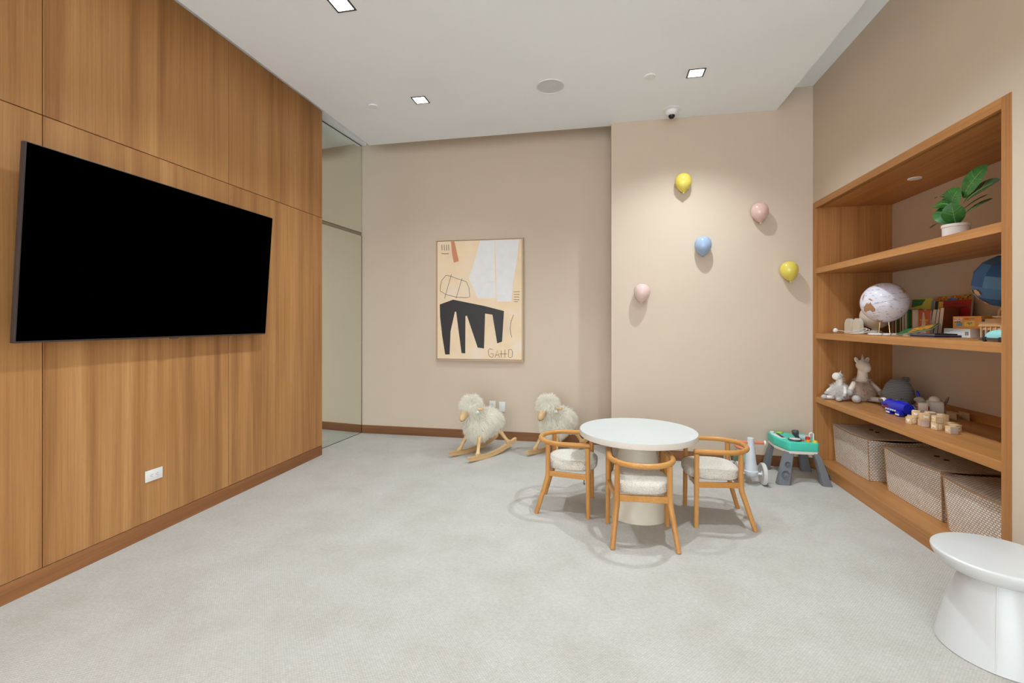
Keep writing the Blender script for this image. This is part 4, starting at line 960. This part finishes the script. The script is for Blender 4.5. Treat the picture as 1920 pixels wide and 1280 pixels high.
for s in (-1, 1):
    b = bm_(); tube(b, [(.03, s * .035, .020), (.07, s * .055, .019), (.085, s * .062, .019)], [.017, .016, .017], 14); o = obj('leg', b, M['plushwhite'], t)
    b = bm_(); ball(b, (.098, s * .066, .021), (.026, .022, .021), 18); obj('foot', b, M['plushgrey'], o)
    b = bm_(); tube(b, [(.0, s * .045, .115), (.035, s * .075, .075), (.045, s * .078, .062)], [.014, .013, .013], 12); o = obj('arm', b, M['plushwhite'], t)
    b = bm_(); ball(b, (.052, s * .080, .052), (.018, .015, .016), 14); obj('hand', b, M['plushgrey'], o)
    b = bm_(); ball(b, (.028, s * .029, .220), .003, 8); obj('eye', b, M['ink'], t)
t = thing('plush_unicorn', 'larger cream plush unicorn with grey feet beside the small white plush', 'plush toy', (2.185, 4.485, Z3), R(-92))
furmesh('fur_body', [((0, 0, .095), (.068, .074, .082)), ((0, 0, .15), (.045, .048, .045))], M['plushfur_p'], t, count=3400, length=.048, width=.003, droop=.4, tmp_seed=9)
b = bm_(); tube(b, [(0, 0, .17), (.002, 0, .21), (.004, 0, .25), (.006, 0, .275)], [.046, .038, .036, .036], 20); obj('neck', b, M['plushskin'], t)
b = bm_(); tube(b, [(-.034, 0, .315), (-.012, 0, .312), (.02, 0, .300), (.052, 0, .284), (.072, 0, .274), (.082, 0, .270)], [.020, .046, .049, .041, .031, .012], 24); obj('head', b, M['plushskin'], t)
b = bm_(); lathe(b, [(.016, 0), (.008, .035), (0, .066)], seg=14, mat=Matrix.Translation((.008, 0, .343)) @ Matrix.Rotation(R(-8), 4, 'Y')); obj('horn', b, M['plushgrey'], t)
for s in (-1, 1):
    b = bm_(); ball(b, (-.010, s * .040, .352), (.007, .016, .026), 14, Matrix.Rotation(R(-22 * s), 4, 'X')); o = obj('ear', b, M['plushskin'], t)
    b = bm_(); ball(b, (-.004, s * .040, .350), (.004, .009, .018), 12, Matrix.Rotation(R(-22 * s), 4, 'X')); obj('inner_ear', b, M['plushgrey'], o)
    b = bm_(); tube(b, [(.03, s * .045, .028), (.08, s * .075, .027), (.100, s * .088, .028)], [.024, .022, .024], 14); o = obj('leg', b, M['plushwhite'], t)
    b = bm_(); ball(b, (.122, s * .097, .033), (.036, .032, .033), 20); obj('foot', b, M['plushgrey'], o)
    b = bm_(); tube(b, [(.0, s * .060, .155), (.03, s * .095, .115), (.04, s * .108, .095)], [.020, .019, .019], 14); o = obj('arm', b, M['plushskin'], t)
    b = bm_(); ball(b, (.048, s * .115, .078), (.024, .024, .028), 16); obj('hand', b, M['plushgrey'], o)
    b = bm_(); ball(b, (.052, s * .034, .304), .0032, 8); obj('eye', b, M['ink'], t)
t = thing('plush_whale', 'round grey ribbed plush whale at the back of the lower shelf', 'plush toy', (2.33, 4.255, Z3), R(-75))
b = bm_(); lathe(b, [(0, .034), (.145, .030), (.160, .055), (.158, .09), (.146, .135), (.118, .180), (.076, .212), (.035, .225), (0, .228)], seg=48, sy=.68, sx=.66); obj('body', b, M['rib'], t)
b = bm_(); lathe(b, [(0, .001), (.10, .002), (.138, .016), (.148, .033), (0, .036)], seg=48, sx=.64, sy=.66); obj('belly', b, M['plushskin'], t)
b = bm_(); tube(b, [(-.03, .06, .16), (-.03, .088, .185), (-.03, .092, .205)], [.03, .018, .014], 12); ball(b, (-.03, .108, .212), (.014, .022, .020), 14); ball(b, (-.03, .080, .214), (.014, .022, .020), 14); obj('tail', b, M['rib'], t)
for s in (-1, 1):
    b = bm_(); ball(b, (.089, s * .060, .075), .005, 8); obj('eye', b, M['black'], t)
    b = bm_(); ball(b, (.03, s * .112, .045), (.035, .024, .010), 14); obj('fin', b, M['whale2'], t)
t = thing('toy_dragon', 'glossy blue toy dragon head with white horns before the grey whale', 'toy', (2.125, 3.900, Z3), R(92))
# local +x = snout towards the far end (left in the photo)
b = bm_(); tube(b, [(-.13, 0, .060), (-.09, 0, .058), (-.03, 0, .058), (.02, 0, .056), (.05, 0, .060)], [.036, .046, .050, .046, .034], 20); obj('body', b, M['dragonblue'], t)
b = bm_(); tube(b, [(.035, 0, .066), (.075, 0, .070), (.115, 0, .060), (.150, 0, .050), (.165, 0, .048)], [.030, .034, .028, .019, .008], 16); obj('head', b, M['dragonblue'], t)
b = bm_(); tube(b, [(.055, 0, .036), (.10, 0, .030), (.150, 0, .030), (.160, 0, .032)], [.024, .020, .013, .006], 14); obj('jaw', b, M['dragonblue'], t)
b = bm_(); tube(b, [(.150, .014, .040), (.10, .026, .042), (.06, .030, .046)], .003, 8); obj('red_stripe', b, M['red'], t)
for i, (x, y) in enumerate(((.115, .012), (.125, 0), (.135, -.010), (.10, .022))):
    b = bm_(); tube(b, [(x, y, .078), (x + .022, y, .094), (x + .045, y, .093), (x + .056, y, .088)], [.005, .0045, .003, .0008], 8); obj('horn', b, M['white'], t)
for x in (-.09, .015):
    for s in (-1, 1):
        b = bm_(); box(b, x - .024, x + .024, s * .035 - .016, s * .035 + .016, .001, .038, .006, 2); o = obj('leg', b, M['dragonblue'], t)
        b = bm_(); box(b, x - .020, x + .022, s * .035 - .0175, s * .035 + .0175, .008, .020, .002, 1); obj('claw', b, M['white'], o)
b = bm_(); tube(b, [(.03, 0, .108 - .02), (.0, 0, .103)], .004, 6)
for i in range(5): box(b, -.07 + i * .025, -.055 + i * .025, .044, .0515, .030, .040, .001, 1)
obj('white_markings', b, M['white'], t)
t = thing('toy_robot', 'white toy robot lying with red discs and ribbed arm behind the blocks', 'toy', (2.235, 3.835, Z3), R(80))
b = bm_(); box(b, -.055, -.01, -.028, .028, .030, .105, .005, 2); obj('chest', b, M['robotwhite'], t)
b = bm_(); box(b, -.05, -.016, .0275, .030, .034, .055); obj('dark_panel', b, M['black'], t, False)
for z_ in (.072, .095):
    b = bm_(); lathe(b, [(0, 0), (.010, 0), (.009, .003), (0, .004)], seg=16, mat=Matrix.Translation((-.034, .028, z_)) @ Matrix.Rotation(R(-90), 4, 'X')); obj('red_disc', b, M['red'], t)
for i in range(6):
    b = bm_(); P = [(.0 + i * .018, .02, .050 + .02 * math.sin(PI * i / 6)), (.012 + i * .018, .034, .040), (.018 + i * .018, .03, .012)]
    tube(b, smoothp(P, 4), [.006] * 8 + [.003], 8); obj('rib_plate', b, M['robotwhite'], t)
b = bm_(); tube(b, [(-.01, 0, .07), (.05, 0, .065), (.11, 0, .03)], [.024, .022, .010], 14); obj('arm', b, M['toydark'], t)
b = bm_(); box(b, -.06, -.0, -.03, .03, .001, .030, .004, 1); obj('base', b, M['black'], t)
t = thing('toy_robot', 'white boxy toy robot with one red disc, right of the ribbed one', 'toy', (2.36, 3.885, Z3), R(75))
b = bm_(); box(b, -.05, .05, -.04, .04, .018, .108, .014, 3); obj('body', b, M['robotwhite'], t)
b = bm_(); lathe(b, [(0, 0), (.015, 0), (.013, .003), (0, .004)], seg=18, mat=Matrix.Translation((-.02, .040, .055)) @ Matrix.Rotation(R(-90), 4, 'X')); obj('red_disc', b, M['red'], t)
b = bm_(); ball(b, (.045, .0, .112), (.022, .022, .02), 16); obj('red_dome', b, M['red'], t)
b = bm_(); ball(b, (.01, 0, .115), (.035, .032, .026), 18); obj('head', b, M['robotwhite'], t)
for s in (-.032, .032):
    b = bm_(); box(b, s - .014, s + .014, -.03, .03, .001, .020, .003, 1); obj('foot', b, M['black'], t)
t = thing('toy_cat', 'small grey toy figure with blue wing behind the dragon', 'toy', (2.33, 3.995, Z3), R(85))
b = bm_(); tube(b, [(.06, 0, .09), (.0, 0, .095), (-.05, 0, .085)], [.014, .026, .016], 14); obj('body', b, M['plushgrey'], t)
b = bm_(); ball(b, (.03, 0, .135), (.012, .010, .028), 12, Matrix.Rotation(R(30), 4, 'Y')); obj('wing', b, M['dragonblue'], t)
for x in (.03, -.03):
    b = bm_(); tube(b, [(x, 0, .08), (x, 0, .002)], .010, 10); obj('leg', b, M['plushgrey'], t)
t = thing('feather_fan', 'brown toothed wing piece sticking up behind the white robot', 'toy part', (2.40, 3.855, Z3), R(0))
b = bm_(); P = [(.0, .075), (.012, .10), (.030, .125), (.050, .147), (.058, .150), (.054, .125), (.044, .118), (.044, .108), (.034, .102), (.034, .092), (.022, .086), (.018, .074)]
prism(b, [(x - .01, z) for x, z in P], .006, frame_m((0, 0, 0), (0, -1, 0), (0, 0, 1))); obj('wing_plate', b, M['feather'], t, False)
b = bm_(); tube(b, [(.0, .0, .001), (-.003, 0, .05), (-.003, .001, .08)], .005, 8); obj('stem', b, M['feather'], t)
t = thing('cardboard_box', 'flat open cardboard box leaning behind the alphabet blocks', 'box', (2.415, 3.77, Z3), R(0))
b = bm_(); box(b, -.03, .05, -.05, .045, 0, .004); box(b, -.03, -.026, -.05, .045, 0, .045); box(b, .046, .05, -.05, .045, 0, .052); obj('carton', b, M['cardboard'], t, False)
b = bm_(); box(b, -.034, .0, -.054, .048, .046, .049, 0, 2, Matrix.Translation((0, 0, 0)) ); obj('flap', b, M['cardboard'], t, False)

# alphabet blocks: (near corner x, y, level, yaw, left-face print, right-face print, label)
BS = .0435
def heart(): return [(0, -.012), (.013, .002), (.012, .009), (.006, .012), (0, .007), (-.006, .012), (-.012, .009), (-.013, .002)]
def animal(): return [(-.015, -.010), (-.010, -.010), (-.009, -.004), (.006, -.004), (.007, -.010), (.012, -.010), (.013, .004), (.016, .002), (.014, .007), (-.004, .006), (-.008, .012), (-.016, .011), (-.015, .004), (-.013, .002)]
def half(): return [(.013 * math.cos(a), .008 + .016 * math.sin(a)) for a in [PI + i * PI / 8 for i in range(9)]]
def face(t, side, pr):
    # side L = -x face, R = -y face ; block local cube [0,BS]^3 with near corner at origin
    T = frame_m((-.0003, BS / 2, BS / 2), (0, -1, 0), (0, 0, 1)) if side == 'L' else frame_m((BS / 2, -.0003, BS / 2), (1, 0, 0), (0, 0, 1))
    if pr is None: return
    kind, v = pr
    if kind == 't': text('letter', v, .036, M['blockprint'], t, T @ (Matrix.Rotation(R(90), 4, 'Z') if v in 'RU' else Matrix()))
    elif kind == 'p': b = bm_(); prism(b, v(), .0004, T); obj('emblem', b, M['blockprint'], t, False)
    elif kind == 's':
        b = bm_(); e = BS / 2 - .001; prism(b, [(-e, -e), (e, -e), (e, e), (-e, e)], .0002, T); q = obj('tinted_face', b, M[v], t, False)
        b = bm_()
        for i in range(6):
            z_ = -e + .005 + i * .0068
            if v == 'blocktan': prism(b, [(-e + .003, z_), (e - .003, z_), (e - .003, z_ + .002), (-e + .003, z_ + .002)], .0005, T)
            else:
                for j in range(5): prism(b, [(-e + .003 + j * .008, z_), (-e + .007 + j * .008, z_ + .002), (-e + .007 + j * .008, z_ + .0035), (-e + .003 + j * .008, z_ + .0015)], .0005, T)
        obj('pattern', b, M['blockprint'] if v != 'blocklilac' else M['artwhite'], q, False)
BLK = [(2.066, 3.268, 0, 4, ('t', 'R'), ('s', 'blocklilac'), 'alphabet block with letter R, nearest and rightmost of the blocks'),
 (2.052, 3.362, 0, 10, ('p', animal), ('t', 'B'), 'alphabet block with elephant and letter B in the bottom row'),
 (2.050, 3.366, 1, 0, ('t', 'U'), ('s', 'blocktan'), 'alphabet block with letter U stacked on the elephant block'),
 (2.026, 3.463, 0, -6, ('s', 'blocktan'), ('s', 'blocklilac'), 'alphabet block with maze pattern in the bottom row'),
 (2.024, 3.452, 1, -4, None, ('p', animal), 'alphabet block with llama picture stacked on the maze block'),
 (2.008, 3.533, 0, 12, ('p', heart), ('t', 'G'), 'alphabet block with heart and letter G in the bottom row'),
 (2.030, 3.566, 1, -38, None, ('p', half), 'alphabet block with half circle stacked behind the heart block'),
 (2.030, 3.612, 0, -30, None, ('t', 'K'), 'alphabet block with letter K, leftmost in the bottom row'),
 (2.128, 3.325, 0, 14, ('p', half), ('t', 'C'), 'alphabet block with letter C just behind the letter R block'),
 (2.150, 3.400, 0, -3, None, None, 'plain-sided alphabet block low at the back right of the pile'),
 (2.125, 3.440, 1, 2, None, None, 'alphabet block on the upper level behind the letter U block'),
 (2.120, 3.440, 0, 3, None, None, 'alphabet block under the rear upper block behind letter U'),
 (2.094, 3.505, 1, 0, None, ('s', 'blocktan'), 'alphabet block with dark stripes on the upper level behind the llama block'),
 (2.094, 3.506, 0, 0, None, None, 'alphabet block hidden under the striped rear block')]
bmz = bm_(); box(bmz, 0, BS, 0, BS, 0, BS, .002, 2); bme = mesh_of('wood_cube', bmz, M['blockwood'])
for x, y, lv, yaw, lf, rf, lab in BLK:
    t = thing('alphabet_block', lab, 'block', (x, y, Z3 + lv * (BS + .0004)), R(yaw), 'wooden alphabet blocks piled on the lower shelf')
    o = bpy.data.objects.new('wood_cube', bme); COL.objects.link(o); o.parent = t
    face(t, 'L', lf); face(t, 'R', rf)
bpy.context.view_layer.update()
